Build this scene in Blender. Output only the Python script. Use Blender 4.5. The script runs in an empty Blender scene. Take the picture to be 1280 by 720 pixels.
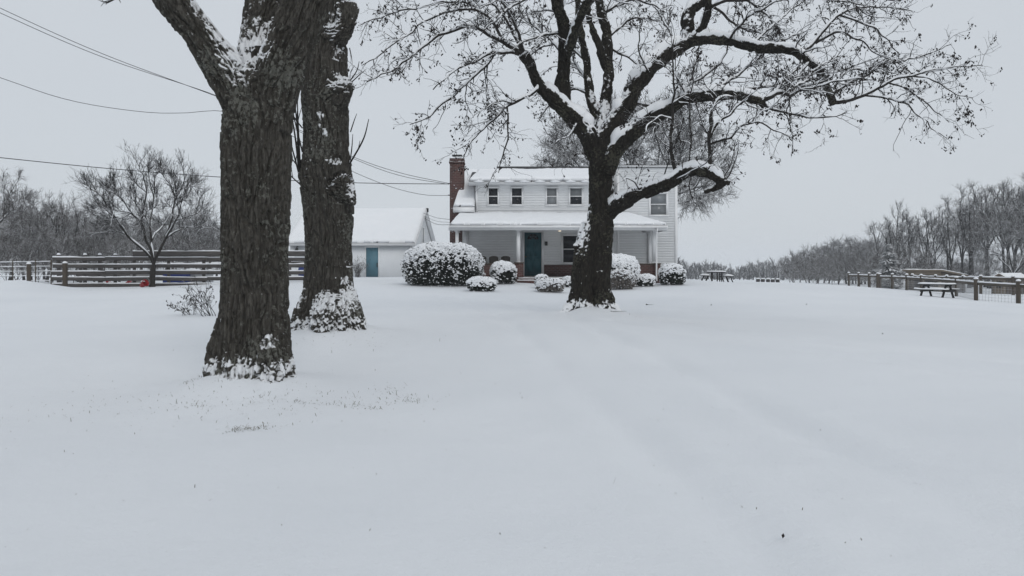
import bpy, bmesh, math
import numpy as np
from mathutils import Vector, Matrix

SC = bpy.context.scene
COL = SC.collection
R = math.radians
F = 1005.0            # focal length in pixels of the 1280 wide photograph
CX, HY = 640.0, 335.0  # principal column, eye level row
EYE = 1.6

def W(px, py, d):
    """point seen at photo pixel (px,py) at forward distance d"""
    return np.array([(px - CX) / F * d, d, EYE + (HY - py) / F * d])

# ------------------------------------------------------------------ noise
_G = np.array([[1,1,0],[-1,1,0],[1,-1,0],[-1,-1,0],[1,0,1],[-1,0,1],[1,0,-1],[-1,0,-1],
               [0,1,1],[0,-1,1],[0,1,-1],[0,-1,-1]], float)
def _hash(x, y, z, seed):
    with np.errstate(over='ignore'):
        h = (x.astype(np.uint32) * np.uint32(374761393) + y.astype(np.uint32) * np.uint32(668265263)
             + z.astype(np.uint32) * np.uint32(2147483647) + np.uint32((seed * 974634777) % 4294967296))
        h = (h ^ (h >> np.uint32(13))) * np.uint32(1274126177)
        h = h ^ (h >> np.uint32(16))
        h = h * np.uint32(2246822519); h = h ^ (h >> np.uint32(15))
    return h
def noise3(p, seed=0):
    p = np.asarray(p, float)
    i = np.floor(p).astype(np.int64); f = p - i
    u = f * f * f * (f * (f * 6 - 15) + 10)
    out = 0
    for dx in (0, 1):
        wx = u[:, 0] if dx else 1 - u[:, 0]
        for dy in (0, 1):
            wy = u[:, 1] if dy else 1 - u[:, 1]
            for dz in (0, 1):
                wz = u[:, 2] if dz else 1 - u[:, 2]
                h = _hash(i[:, 0] + dx, i[:, 1] + dy, i[:, 2] + dz, seed) % np.uint32(12)
                g = _G[h.astype(np.int64)]
                out = out + wx * wy * wz * (g * (f - np.array([dx, dy, dz]))).sum(1)
    return out
def fbm(p, octs=3, seed=0):
    s = 0; a = 1.0; q = np.asarray(p, float)
    for o in range(octs):
        s = s + a * noise3(q, seed + o); a *= .5; q = q * 2.03 + 11.7
    return s

# ------------------------------------------------------------------ objects
def tag(o, label=None, cat=None, group=None, kind=None):
    if label: o['label'] = label
    if cat: o['category'] = cat
    if group: o['group'] = group
    if kind: o['kind'] = kind
    return o
def empty(name, loc, rz=0.0):
    o = bpy.data.objects.new(name, None); COL.objects.link(o)
    o.location = [float(v) for v in loc]; o.rotation_euler = (0, 0, rz); o.empty_display_size = .2
    return o
def np_mesh(name, V, faces, mats, parent=None, local=False, smooth=False, attrs=None):
    """V (n,3); faces list of int arrays (F,k)"""
    V = np.asarray(V, float)
    if parent is not None and not local:
        V = V - np.array(root_loc(parent))
    if not isinstance(faces, (list, tuple)): faces = [faces]
    faces = [np.asarray(f, np.int64) for f in faces if len(f)]
    me = bpy.data.meshes.new(name)
    me.vertices.add(len(V)); me.vertices.foreach_set('co', V.astype(np.float32).ravel())
    nl = sum(f.size for f in faces); nf = sum(len(f) for f in faces)
    me.loops.add(nl); me.polygons.add(nf)
    me.loops.foreach_set('vertex_index', np.concatenate([f.ravel() for f in faces]).astype(np.int32))
    starts = []; s = 0
    for f in faces:
        starts.append(s + np.arange(len(f)) * f.shape[1]); s += f.size
    me.polygons.foreach_set('loop_start', np.concatenate(starts).astype(np.int32))
    if smooth: me.polygons.foreach_set('use_smooth', np.ones(nf, bool))
    if attrs:
        for k, v in attrs.items():
            a = me.attributes.new(k, 'FLOAT', 'POINT'); a.data.foreach_set('value', np.asarray(v, np.float32))
    me.update(calc_edges=True); me.validate()
    for m in (mats if isinstance(mats, (list, tuple)) else [mats]): me.materials.append(m)
    o = bpy.data.objects.new(name, me); COL.objects.link(o)
    if parent is not None: o.parent = parent
    return o
def root_loc(o):
    l = np.array(o.location)
    while o.parent is not None:
        o = o.parent; l = l + np.array(o.location)
    return l
def copy_tree(o, parent=None):
    c = o.copy(); COL.objects.link(c)
    if parent is not None: c.parent = parent
    for ch in list(o.children): copy_tree(ch, c)
    return c

class MB:
    """collects simple shapes into ONE mesh"""
    def __init__(s): s.v = []; s.f = {}; s.n = 0
    def add(s, V, Fs):
        V = np.asarray(V, float)
        for f in Fs:
            s.f.setdefault(len(f), []).append([i + s.n for i in f])
        s.v.append(V); s.n += len(V); return s
    def box(s, x0, x1, y0, y1, z0, z1, rz=0, c=None, M=None):
        V = np.array([[x, y, z] for z in (z0, z1) for y in (y0, y1) for x in (x0, x1)], float)
        if rz:
            cc = np.array(c if c is not None else [(x0+x1)/2, (y0+y1)/2, 0]); cs, sn = math.cos(rz), math.sin(rz)
            q = V - cc; V = np.stack([q[:,0]*cs - q[:,1]*sn, q[:,0]*sn + q[:,1]*cs, q[:,2]], 1) + cc
        if M is not None: V = np.array([list(M @ Vector(v)) for v in V])
        return s.add(V, [(0,2,3,1),(4,5,7,6),(0,1,5,4),(2,6,7,3),(0,4,6,2),(1,3,7,5)])
    def bar(s, a, b, w, h, up=(0,0,1)):
        """box beam from a to b, width w (sideways), height h (up)"""
        a = np.array(a, float); b = np.array(b, float); t = b - a; t /= np.linalg.norm(t)
        u = np.array(up, float); sd = np.cross(t, u); sd /= np.linalg.norm(sd); u = np.cross(sd, t)
        V = [p + sx*sd*w/2 + sz*u*h/2 for p in (a, b) for sz in (-1, 1) for sx in (-1, 1)]
        return s.add(V, [(0,1,3,2),(4,6,7,5),(0,4,5,1),(2,3,7,6),(0,2,6,4),(1,5,7,3)])
    def tube(s, pts, rad, sides=8, cap=True):
        pts = np.asarray(pts, float)[None]; rad = np.broadcast_to(np.asarray(rad, float), pts.shape[1])[None]
        V, Q = tubes(pts, rad, sides)
        n = pts.shape[1]
        fs = [tuple(q) for q in Q]
        if cap:
            fs.append(tuple(range(sides-1, -1, -1))); fs.append(tuple((n-1)*sides + k for k in range(sides)))
        return s.add(V, fs)
    def prism(s, poly, y0, y1, axis='y'):
        """extrude polygon [(a,b)..] along an axis: 'y' -> (x,z); 'x' -> (y,z); 'z' -> (x,y)"""
        n = len(poly); V = []
        for y in (y0, y1):
            for a, b in poly:
                V.append((a, y, b) if axis == 'y' else (y, a, b) if axis == 'x' else (a, b, y))
        fs = [tuple(range(n)), tuple(range(2*n-1, n-1, -1))] + [(i, i+n, (i+1) % n + n, (i+1) % n) for i in range(n)]
        return s.add(V, fs)
    def lathe(s, prof, c, sides=16):
        V = []; fs = []
        for r, z in prof:
            for k in range(sides):
                a = 2*math.pi*k/sides; V.append((c[0]+r*math.cos(a), c[1]+r*math.sin(a), c[2]+z))
        for i in range(len(prof)-1):
            for k in range(sides):
                fs.append((i*sides+k, i*sides+(k+1) % sides, (i+1)*sides+(k+1) % sides, (i+1)*sides+k))
        fs.append(tuple(range(sides-1, -1, -1))); fs.append(tuple((len(prof)-1)*sides+k for k in range(sides)))
        return s.add(V, fs)
    def build(s, name, mat, parent=None, local=False, smooth=False, bevel=0):
        V = np.concatenate(s.v); fl = [np.array(v) for v in s.f.values()]
        o = np_mesh(name, V, fl, mat, parent, local, smooth)
        bm = bmesh.new(); bm.from_mesh(o.data)
        bmesh.ops.recalc_face_normals(bm, faces=bm.faces); bm.to_mesh(o.data); bm.free()
        if bevel:
            m = o.modifiers.new('bevel', 'BEVEL'); m.width = bevel; m.segments = 2; m.limit_method = 'ANGLE'
        return o

def norm(a): return a / np.maximum(np.linalg.norm(a, axis=-1, keepdims=True), 1e-9)
def tubes(P, rad, sides):
    """P (M,n,3), rad (M,n) -> verts, quads"""
    M, n, _ = P.shape
    T = np.gradient(P, axis=1); T = norm(T)
    mt = np.abs(norm(T.mean(1)))
    ref = np.eye(3)[np.argmin(mt, axis=1)][:, None, :]
    A = norm(np.cross(T, np.broadcast_to(ref, T.shape))); B = np.cross(T, A)
    ang = np.arange(sides) / sides * 2 * np.pi
    V = P[:, :, None, :] + rad[:, :, None, None] * (np.cos(ang)[None, None, :, None] * A[:, :, None, :] + np.sin(ang)[None, None, :, None] * B[:, :, None, :])
    idx = np.arange(M * n * sides).reshape(M, n, sides)
    a = idx[:, :-1, :]; b = idx[:, 1:, :]
    Q = np.stack([a, np.roll(a, -1, 2), np.roll(b, -1, 2), b], -1).reshape(-1, 4)
    return V.reshape(-1, 3), Q
def cat(meshes):
    """[(V,Q)...] -> V, Q"""
    Vs, Qs, n = [], [], 0
    for V, Q in meshes:
        Vs.append(V); Qs.append(Q + n); n += len(V)
    return np.concatenate(Vs), np.concatenate(Qs)
def resample(pts, n, smooth=True):
    """smooth curve through control rows (k,m) -> (n,m), arc length spaced on the first 3 columns"""
    p = np.asarray(pts, float)
    if smooth and len(p) > 2:
        q = np.concatenate([[2*p[0]-p[1]], p, [2*p[-1]-p[-2]]]); out = []
        for i in range(1, len(q)-2):
            for t in np.linspace(0, 1, 10, endpoint=False):
                a, b, c, d = q[i-1], q[i], q[i+1], q[i+2]
                out.append(.5*((2*b)+(-a+c)*t+(2*a-5*b+4*c-d)*t*t+(-a+3*b-3*c+d)*t**3))
        out.append(p[-1]); p = np.array(out)
    s = np.concatenate([[0], np.cumsum(np.linalg.norm(np.diff(p[:, :3], axis=0), axis=1))])
    u = np.linspace(0, s[-1], n)
    return np.stack([np.interp(u, s, p[:, k]) for k in range(p.shape[1])], 1)

# ------------------------------------------------------------------ materials
def new_mat(name):
    m = bpy.data.materials.new(name); m.use_nodes = True
    nt = m.node_tree; b = nt.nodes['Principled BSDF']
    return m, nt, b
def nd(nt, t, **kw):
    n = nt.nodes.new(t)
    for k, v in kw.items():
        if k in n.inputs: n.inputs[k].default_value = v
        else: setattr(n, k, v)
    return n
def rgba(c): return (c[0], c[1], c[2], 1)
def ramp(nt, fac, stops):
    r = nt.nodes.new('ShaderNodeValToRGB'); e = r.color_ramp.elements
    while len(e) < len(stops): e.new(.5)
    for el, (p, c) in zip(e, stops): el.position = p; el.color = rgba(c) if len(c) == 3 else c
    nt.links.new(fac, r.inputs[0]); return r.outputs[0]
def mixc(nt, fac, a, b):
    m = nt.nodes.new('ShaderNodeMix'); m.data_type = 'RGBA'
    for sock, v in ((m.inputs[0], fac), (m.inputs[6], a), (m.inputs[7], b)):
        if isinstance(v, (int, float)): sock.default_value = v
        elif isinstance(v, (tuple, list)): sock.default_value = rgba(v)
        else: nt.links.new(v, sock)
    return m.outputs[2]
def coords(nt, scale=(1, 1, 1), src='Object'):
    tc = nt.nodes.new('ShaderNodeTexCoord'); mp = nt.nodes.new('ShaderNodeMapping')
    mp.inputs['Scale'].default_value = scale
    nt.links.new(tc.outputs[src], mp.inputs[0]); return mp.outputs[0]
def noise_tex(nt, vec, scale, detail=4, rough=.55):
    n = nt.nodes.new('ShaderNodeTexNoise'); n.inputs['Scale'].default_value = scale
    n.inputs['Detail'].default_value = detail; n.inputs['Roughness'].default_value = rough
    nt.links.new(vec, n.inputs['Vector']); return n.outputs['Fac']
def bump(nt, b, h, strength, dist):
    n = nt.nodes.new('ShaderNodeBump'); n.inputs['Strength'].default_value = strength; n.inputs['Distance'].default_value = dist
    nt.links.new(h, n.inputs['Height']); nt.links.new(n.outputs[0], b.inputs['Normal'])
SNOWC = (.86, .875, .895)
def simple(name, col, rough=.6, var=.15, scale=6.0, stretch=(1, 1, 1), bmp=0, snow=0.0, spec=.3, snow_thr=.55, metallic=0):
    """one colour with uneven wear; snow>0: snow lying on faces that look up"""
    m, nt, b = new_mat(name)
    b.inputs['Roughness'].default_value = rough; b.inputs['Specular IOR Level'].default_value = spec
    b.inputs['Metallic'].default_value = metallic
    v = coords(nt, stretch); n = noise_tex(nt, v, scale, 5)
    lo = tuple(c*(1-var) for c in col); hi = tuple(min(1, c*(1+var)) for c in col)
    c = ramp(nt, n, [(.3, lo), (.7, hi)])
    if snow > 0:
        g = nt.nodes.new('ShaderNodeNewGeometry'); sx = nt.nodes.new('ShaderNodeSeparateXYZ')
        nt.links.new(g.outputs['Normal'], sx.inputs[0])
        n2 = noise_tex(nt, coords(nt), 9.0, 3)
        a = nd(nt, 'ShaderNodeMath', operation='MULTIPLY_ADD'); nt.links.new(n2, a.inputs[0]); a.inputs[1].default_value = .8
        nt.links.new(sx.outputs[2], a.inputs[2])
        k = ramp(nt, a.outputs[0], [(snow_thr+.35, (0, 0, 0)), (snow_thr+.45, (snow,)*3)])
        c = mixc(nt, k, c, SNOWC)
    nt.links.new(c, b.inputs['Base Color'])
    if bmp: bump(nt, b, n, bmp, .01)
    return m

M = {}
def make_materials():
    # snow
    m, nt, b = new_mat('snow'); v = coords(nt)
    n1 = noise_tex(nt, v, 1.3, 6); n2 = noise_tex(nt, v, 28, 6, .7)
    c = ramp(nt, n1, [(.3, (.85, .866, .888)), (.7, (.88, .892, .908))])
    nt.links.new(c, b.inputs['Base Color']); b.inputs['Roughness'].default_value = .75; b.inputs['Specular IOR Level'].default_value = .15
    bump(nt, b, n2, .25, .01); M['snow'] = m
    # lawn snow: turf pricks through in places; dimmer foreground exposure painted into base colour
    m, nt, b = new_mat('lawn_snow'); v = coords(nt)
    n1 = noise_tex(nt, v, .22, 5); n2 = noise_tex(nt, v, 34, 7, .75); n3 = noise_tex(nt, v, 4.0, 5, .6)
    c = ramp(nt, n1, [(.3, (.75, .775, .806)), (.7, (.81, .832, .858))])
    nf = noise_tex(nt, v, 60, 3, .6); nb = noise_tex(nt, v, .35, 4, .6)
    mm = nd(nt, 'ShaderNodeMath', operation='MULTIPLY'); nt.links.new(nf, mm.inputs[0]); nt.links.new(nb, mm.inputs[1])
    k = ramp(nt, mm.outputs[0], [(.42, (0, 0, 0)), (.50, (.30, .30, .30))])
    c = mixc(nt, k, c, (.42, .42, .39))
    nt.links.new(c, b.inputs['Base Color']); b.inputs['Roughness'].default_value = .8; b.inputs['Specular IOR Level'].default_value = .12
    ad = nd(nt, 'ShaderNodeMath', operation='MULTIPLY_ADD'); nt.links.new(n3, ad.inputs[0]); ad.inputs[1].default_value = 1.6; nt.links.new(n2, ad.inputs[2])
    bump(nt, b, ad.outputs[0], .55, .016); M['lawn_snow'] = m
    # bark with clinging snow from the mesh attribute
    def bark(name, dark, mid, light, lichen):
        m, nt, b = new_mat(name)
        n1 = noise_tex(nt, coords(nt, (14, 14, 3)), 2.2, 6, .7); n2 = noise_tex(nt, coords(nt), 1.6, 5); n3 = noise_tex(nt, coords(nt), 45, 5, .75); n4 = noise_tex(nt, coords(nt), 19, 4, .6)
        c = ramp(nt, n1, [(.34, dark), (.5, mid), (.68, light)])
        c = mixc(nt, ramp(nt, n2, [(.40, (0, 0, 0)), (.66, (.55, .55, .55))]), c, dark)
        k = nd(nt, 'ShaderNodeMath', operation='MULTIPLY'); nt.links.new(n4, k.inputs[0]); nt.links.new(n2, k.inputs[1])
        c = mixc(nt, ramp(nt, k.outputs[0], [(.29, (0, 0, 0)), (.33, (.6, .6, .6))]), c, lichen)
        at = nd(nt, 'ShaderNodeAttribute', attribute_name='snow')
        c = mixc(nt, ramp(nt, at.outputs['Fac'], [(.30, (0, 0, 0)), (.66, (1, 1, 1))]), c, SNOWC)
        nt.links.new(c, b.inputs['Base Color']); b.inputs['Roughness'].default_value = .9; b.inputs['Specular IOR Level'].default_value = .12
        ad = nd(nt, 'ShaderNodeMath', operation='MULTIPLY_ADD'); nt.links.new(n1, ad.inputs[0]); ad.inputs[1].default_value = 2.0; nt.links.new(n3, ad.inputs[2])
        bump(nt, b, ad.outputs[0], .8, .015); M[name] = m
    bark('furrowed_bark', (.026, .024, .020), (.066, .061, .053), (.125, .118, .102), (.19, .193, .170))
    bark('dark_bark', (.010, .0088, .0075), (.021, .0188, .0155), (.043, .038, .030), (.08, .078, .058))
    M['twig'] = simple('twig', (.020, .018, .017), .9, .3, 3, snow=.85, snow_thr=.62)
    M['limb'] = simple('limb', (.026, .023, .020), .9, .35, 5, snow=.9, snow_thr=.75)
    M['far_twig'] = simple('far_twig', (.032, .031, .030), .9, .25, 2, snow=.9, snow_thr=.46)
    M['brown_twig'] = simple('brown_twig', (.044, .039, .036), .9, .25, 2, snow=.9, snow_thr=.46)
    M['pod'] = simple('pod', (.018, .013, .011), .8, .4, 8, snow=.7, snow_thr=.8)
    M['dry_grass'] = simple('dry_grass', (.12, .105, .065), .8, .4, 4)
    M['evergreen'] = simple('evergreen', (.014, .020, .013), .6, .4, 5)
    M['tan_leaf'] = simple('tan_leaf', (.16, .145, .13), .8, .3, 5)
    M['spruce'] = simple('spruce', (.028, .038, .042), .8, .3, 3, snow=.8, snow_thr=.50)
    M['siding'] = simple('siding', (.75, .76, .765), .5, .05, 1.2)
    M['trim'] = simple('trim', (.80, .805, .81), .45, .04, 2)
    M['fascia'] = simple('fascia', (.60, .61, .62), .45, .05, 2)
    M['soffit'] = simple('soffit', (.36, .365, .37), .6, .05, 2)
    M['garage_paint'] = simple('garage_paint', (.74, .76, .78), .7, .06, .8)
    M['shingle'] = simple('shingle', (.06, .06, .062), .9, .25, 8)
    M['teal'] = simple('teal', (.015, .086, .105), .45, .10, 3)
    M['teal_grey'] = simple('teal_grey', (.085, .19, .24), .5, .08, 3)
    M['glass_dark'] = simple('glass_dark', (.010, .012, .016), .06, .3, 1.5, spec=.3)
    M['glass_blind'] = simple('glass_blind', (.15, .16, .165), .15, .12, 2.5, spec=.5, stretch=(.3, .3, 5))
    M['screen'] = simple('screen', (.19, .205, .215), .3, .1, 2, spec=.4)
    M['metal_dark'] = simple('metal_dark', (.02, .02, .02), .4, .2, 5)
    M['metal'] = simple('metal', (.35, .36, .37), .4, .15, 6, metallic=.6)
    M['brass'] = simple('brass', (.22, .15, .06), .35, .2, 6, metallic=.7)
    M['board'] = simple('board', (.085, .078, .074), .85, .35, 3, (1, 1, 9), bmp=.3)
    M['post_wood'] = simple('post_wood', (.070, .057, .044), .85, .3, 4, (8, 8, 1), bmp=.3)
    M['rail_wood'] = simple('rail_wood', (.085, .072, .058), .85, .3, 3, (1, 1, 8), bmp=.3)
    M['dark_wood'] = simple('dark_wood', (.014, .0125, .0115), .8, .3, 4)
    M['tan_board'] = simple('tan_board', (.20, .165, .125), .8, .2, 3, (1, 1, 6))
    M['brown_board'] = simple('brown_board', (.10, .08, .066), .8, .2, 3, (1, 1, 6))
    M['wire'] = simple('wire', (.03, .03, .032), .6, .1, 3)
    M['wicker'] = simple('wicker', (.06, .055, .048), .8, .3, 40)
    M['red_plastic'] = simple('red_plastic', (.30, .012, .018), .35, .15, 6)
    M['blue_plastic'] = simple('blue_plastic', (.012, .03, .16), .4, .15, 4)
    M['stone'] = simple('stone', (.045, .042, .042), .85, .3, 7)
    M['concrete'] = simple('concrete', (.22, .215, .21), .85, .15, 5)
    # brick
    m, nt, b = new_mat('brick')
    tc = nt.nodes.new('ShaderNodeTexCoord'); sp = nt.nodes.new('ShaderNodeSeparateXYZ'); cb = nt.nodes.new('ShaderNodeCombineXYZ')
    nt.links.new(tc.outputs['Object'], sp.inputs[0])
    ad = nd(nt, 'ShaderNodeMath', operation='ADD'); nt.links.new(sp.outputs[0], ad.inputs[0]); nt.links.new(sp.outputs[1], ad.inputs[1])
    nt.links.new(ad.outputs[0], cb.inputs[0]); nt.links.new(sp.outputs[2], cb.inputs[1])
    bt = nt.nodes.new('ShaderNodeTexBrick'); nt.links.new(cb.outputs[0], bt.inputs['Vector'])
    bt.inputs['Scale'].default_value = 1; bt.inputs['Brick Width'].default_value = .21; bt.inputs['Row Height'].default_value = .085
    bt.inputs['Mortar Size'].default_value = .011; bt.inputs['Color1'].default_value = (.095, .030, .024, 1); bt.inputs['Color2'].default_value = (.055, .024, .021, 1)
    bt.inputs['Mortar'].default_value = (.13, .10, .09, 1); bt.inputs['Bias'].default_value = .1
    n = noise_tex(nt, tc.outputs['Object'], 4, 4)
    c = mixc(nt, ramp(nt, n, [(.4, (0, 0, 0)), (.75, (.5, .5, .5))]), bt.outputs['Color'], (.06, .03, .027))
    nt.links.new(c, b.inputs['Base Color']); b.inputs['Roughness'].default_value = .9
    bump(nt, b, bt.outputs['Fac'], -.4, .008); M['brick'] = m
    # lit lamp bowl
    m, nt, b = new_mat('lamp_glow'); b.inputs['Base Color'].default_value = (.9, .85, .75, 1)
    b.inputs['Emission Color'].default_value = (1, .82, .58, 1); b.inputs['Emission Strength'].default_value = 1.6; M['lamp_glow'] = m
make_materials()
# ------------------------------------------------------------------ terrain
CP = []   # (x, y, z)
def cp(px, py, d):
    p = W(px, py, d); CP.append(p)
for a in [(640, 720, 4.2), (310, 492, 10), (410, 425, 14.5), (738, 394, 20), (650, 352, 37.5), (840, 353, 38), (560, 357, 36), (460, 346.5, 57), (380, 346.5, 58),
          (200, 357.5, 38), (90, 360, 37), (330, 353, 38), (895, 352.5, 60), (960, 352.5, 76), (1273, 380, 42), (1220, 375.5, 44), (1196, 370, 51), (1134, 363, 60), (1100, 360, 67), (1061, 357, 76),
          (1226, 368.5, 56), (1266, 368.5, 55), (1172, 371, 48), (240, 393, 21), (690, 368, 33), (600, 366, 33), (1000, 356, 52), (820, 358, 36), (1000, 395, 24), (640, 425, 14)]:
    cp(*a)
for a in [(-9, 6, .05), (9, 6, -.03), (0, -6, -.1), (-14, 20, .35), (14, 20, .18), (-40, 30, .5), (40, 30, -.5), (37, 72, -.55), (45, 64, -.45), (-25, 70, .6), (-45, 60, .4), (0, 90, .7), (10, 130, .1), (30, 130, -.6),
          (60, 110, -.9), (-60, 120, 0), (0, 300, -2.5), (150, 280, -3), (-150, 280, -2), (300, 100, -2), (-300, 100, -1), (0, -100, -.8), (900, 900, -6), (-900, 900, -6), (0, 950, -6), (900, -100, -4), (-900, -100, -4), (900, 300, -5), (-900, 300, -4)]:
    CP.append(np.array(a, float))
CP = np.array(CP)
def _warp(xy): return np.arcsinh(xy / 12.0) * 3
_Q = _warp(CP[:, :2])
def _phi(r): return np.sqrt(r * r + .35)
_A = _phi(np.linalg.norm(_Q[:, None] - _Q[None], axis=-1)) + np.eye(len(_Q)) * -.02
_A1 = np.block([[_A, np.ones((len(_Q), 1))], [np.ones((1, len(_Q))), np.zeros((1, 1))]])
_WT = np.linalg.solve(_A1, np.concatenate([CP[:, 2], [0]]))
MOUNDS = []   # (x, y, height, radius): snow banked against trunks, drifts
def H0(x, y):
    xy = np.stack([np.ravel(x), np.ravel(y)], 1).astype(float); q = _warp(xy)
    out = np.zeros(len(q))
    for s in range(0, len(q), 40000):
        out[s:s+40000] = _phi(np.linalg.norm(q[s:s+40000, None] - _Q[None], axis=-1)) @ _WT[:-1] + _WT[-1]
    return out
TRACKS = [[(-1.9, 30), (-.6, 22), (.35, 14), (.95, 9), (1.25, 6.5), (1.5, 3.5)], [(-.3, 30), (1.0, 22), (1.95, 14), (2.55, 9), (2.85, 6.5), (3.1, 3.5)], [(2.8, 20), (5.5, 15.5), (9.5, 11), (16, 7)], [(2.2, 18), (4.4, 13.8), (8.0, 9.2), (14, 5.2)], [(7, 24), (12, 18), (20, 13)]]
def H(x, y, fine=True):
    xr = np.ravel(np.asarray(x, float)); yr = np.ravel(np.asarray(y, float))
    z = H0(xr, yr)
    for mx, my, mh, mr in MOUNDS:
        z = z + mh * np.exp(-(((xr-mx)**2 + (yr-my)**2) / mr**2))
    if fine:
        p = np.stack([xr, yr, 0*xr], 1)
        fade = np.exp(-np.hypot(xr, yr) / 90)
        z = z + fade * (.035 * noise3(p*.28, 3) + .022 * noise3(p*.9, 5) + .013 * noise3(p*2.3, 8) * np.clip(.5+1.5*noise3(p*.3, 19), 0, 1) + .0035 * noise3(p*7.0, 9))
        for tr in TRACKS:
            t = np.array(tr, float); dm = np.full(len(xr), 1e9)
            t = resample(np.concatenate([t, np.zeros((len(t), 1))], 1), 24)[:, :2]
            for a, b in zip(t[:-1], t[1:]):
                ab = b - a; u = np.clip(((xr-a[0])*ab[0] + (yr-a[1])*ab[1]) / (ab @ ab), 0, 1)
                dm = np.minimum(dm, np.hypot(xr-a[0]-u*ab[0], yr-a[1]-u*ab[1]))
            brk = np.clip(.6 + 1.6*noise3(p*.45, 14), 0, 1)
            z = z - .075 * np.exp(-(dm/.20)**2) * brk + .025 * np.exp(-((dm-.42)/.2)**2) * brk
    return z
def Hs(x, y): return float(H([x], [y], False)[0])
def G(px, d, dz=0.0):
    """ground point under photo column px at distance d"""
    x = (px - CX) / F * d
    return np.array([x, d, Hs(x, d) + dz])
# ------------------------------------------------------------------ trees
def remeshed(chains, voxel, smooth_it=4):
    """chains: list of (k,4) arrays x,y,z,r -> one skin (V, faces, normals)"""
    ms = []
    for ch in chains:
        n = max(4, int(np.linalg.norm(np.diff(ch[:, :3], axis=0), axis=1).sum() / .12))
        c = resample(ch, n); V, Q = tubes(c[None, :, :3], c[None, :, 3], 24)
        k = len(V); caps = []
        cen = [c[0, :3], c[-1, :3]]; V = np.concatenate([V, cen])
        tri = [[k, (j+1) % 24, j] for j in range(24)] + [[k+1, k-24+j, k-24+(j+1) % 24] for j in range(24)]
        ms.append((V, Q, np.array(tri)))
    Vs, Fs, n = [], [], 0
    for V, Q, T in ms:
        Vs.append(V); Fs += [Q + n, T + n]; n += len(V)
    o = np_mesh('skin', np.concatenate(Vs), Fs, M['limb'])
    bm = bmesh.new(); bm.from_mesh(o.data); bmesh.ops.recalc_face_normals(bm, faces=bm.faces); bm.to_mesh(o.data); bm.free()
    md = o.modifiers.new('r', 'REMESH'); md.mode = 'VOXEL'; md.voxel_size = voxel
    sm = o.modifiers.new('s', 'SMOOTH'); sm.factor = .5; sm.iterations = smooth_it
    ev = o.evaluated_get(bpy.context.evaluated_depsgraph_get()); me = ev.to_mesh()
    V = np.empty(len(me.vertices)*3, np.float32); me.vertices.foreach_get('co', V); V = V.reshape(-1, 3).astype(float)
    N = np.empty(len(me.vertices)*3, np.float32); me.vertices.foreach_get('normal', N); N = N.reshape(-1, 3).astype(float)
    L = np.empty(len(me.loops), np.int32); me.loops.foreach_get('vertex_index', L)
    ls = np.empty(len(me.polygons), np.int32); me.polygons.foreach_get('loop_start', ls)
    lt = np.empty(len(me.polygons), np.int32); me.polygons.foreach_get('loop_total', lt)
    F_ = [L[ls[lt == k][:, None] + np.arange(k)] for k in np.unique(lt)]
    ev.to_mesh_clear(); me0 = o.data; bpy.data.objects.remove(o); bpy.data.meshes.remove(me0)
    return V, F_, N
def limb_frame(V, chains):
    """coordinates along / across the nearest limb axis"""
    best = np.full(len(V), 1e9); out = np.zeros((len(V), 3))
    for ch in chains:
        c = resample(ch, 14); s = 0.0
        for a, b in zip(c[:-1], c[1:]):
            ab = b[:3]-a[:3]; L = np.linalg.norm(ab); t = ab/L
            u = np.clip((V-a[:3]) @ t, 0, L); q = V - a[:3] - u[:, None]*t
            d = np.linalg.norm(q, axis=1) / ((a[3]+b[3])/2)
            k = d < best; best[k] = d[k]
            ax = np.cross(t, [0, 0, 1]); sn = np.linalg.norm(ax)
            Rm = np.eye(3) if sn < 1e-6 else np.array(Matrix.Rotation(math.atan2(sn, t[2]), 3, Vector(ax/sn)))
            p = q[k] @ Rm.T; p[:, 2] = s + u[k]; out[k] = p; s += L
    return out
def vnormals(V, Fs):
    N = np.zeros_like(V)
    for f in Fs:
        n = np.cross(V[f[:, 2]]-V[f[:, 0]], V[f[:, 3 if f.shape[1] > 3 else 1]]-V[f[:, 1 if f.shape[1] > 3 else 0]])
        if f.shape[1] == 3: n = np.cross(V[f[:, 1]]-V[f[:, 0]], V[f[:, 2]]-V[f[:, 0]])
        for k in range(f.shape[1]): np.add.at(N, f[:, k], n)
    return norm(N)
def sstep(x, a, b):
    t = np.clip((x-a)/(b-a), 0, 1); return t*t*(3-2*t)
def bark_skin(name, chains, voxel, mat, parent, freq, depth, snow_fn, stretch=5.0, smooth_it=4):
    V, Fq, N = remeshed(chains, voxel, smooth_it)
    p = limb_frame(V, chains)
    q = p * np.array([freq, freq, freq/stretch])
    wv = np.stack([noise3(p*np.array([2.5, 2.5, 2.2])+9, 21), noise3(p*np.array([2.5, 2.5, 2.2])+31, 22), 0*q[:, 0]], 1)
    q = q + .55*wv
    n1 = np.abs(noise3(q, 1)); n2 = np.abs(noise3(q*np.array([1.9, 1.9, 2.4])+5, 2))
    f1 = sstep(n1, 0, .20); f2 = sstep(n2, 0, .22)
    h = f1*(.62+.38*f2)
    plate = noise3(p*np.array([freq*2.6, freq*2.6, freq*1.0]), 6)
    h = h + .24*plate*f1 - .22*(1-sstep(np.abs(noise3(p*np.array([freq*.9, freq*.9, freq*.75])+17, 11)), 0, .10))*f1
    lump = noise3(p*np.array([1.4, 1.4, .9]), 7)*.5+.35*noise3(p*np.array([3.4, 3.4, 1.6]), 8)
    V2 = V + N*((h-.75)*depth + lump*depth*1.2)[:, None]
    s = snow_fn(V2, vnormals(V2, Fq), N, h)
    V2 = V2 + N*(np.clip((s-.4)*1.6, 0, 1)*.014)[:, None]
    return np_mesh(name, V2, Fq, mat, parent, smooth=True, attrs={'snow': np.clip(s, 0, 1)})

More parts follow.
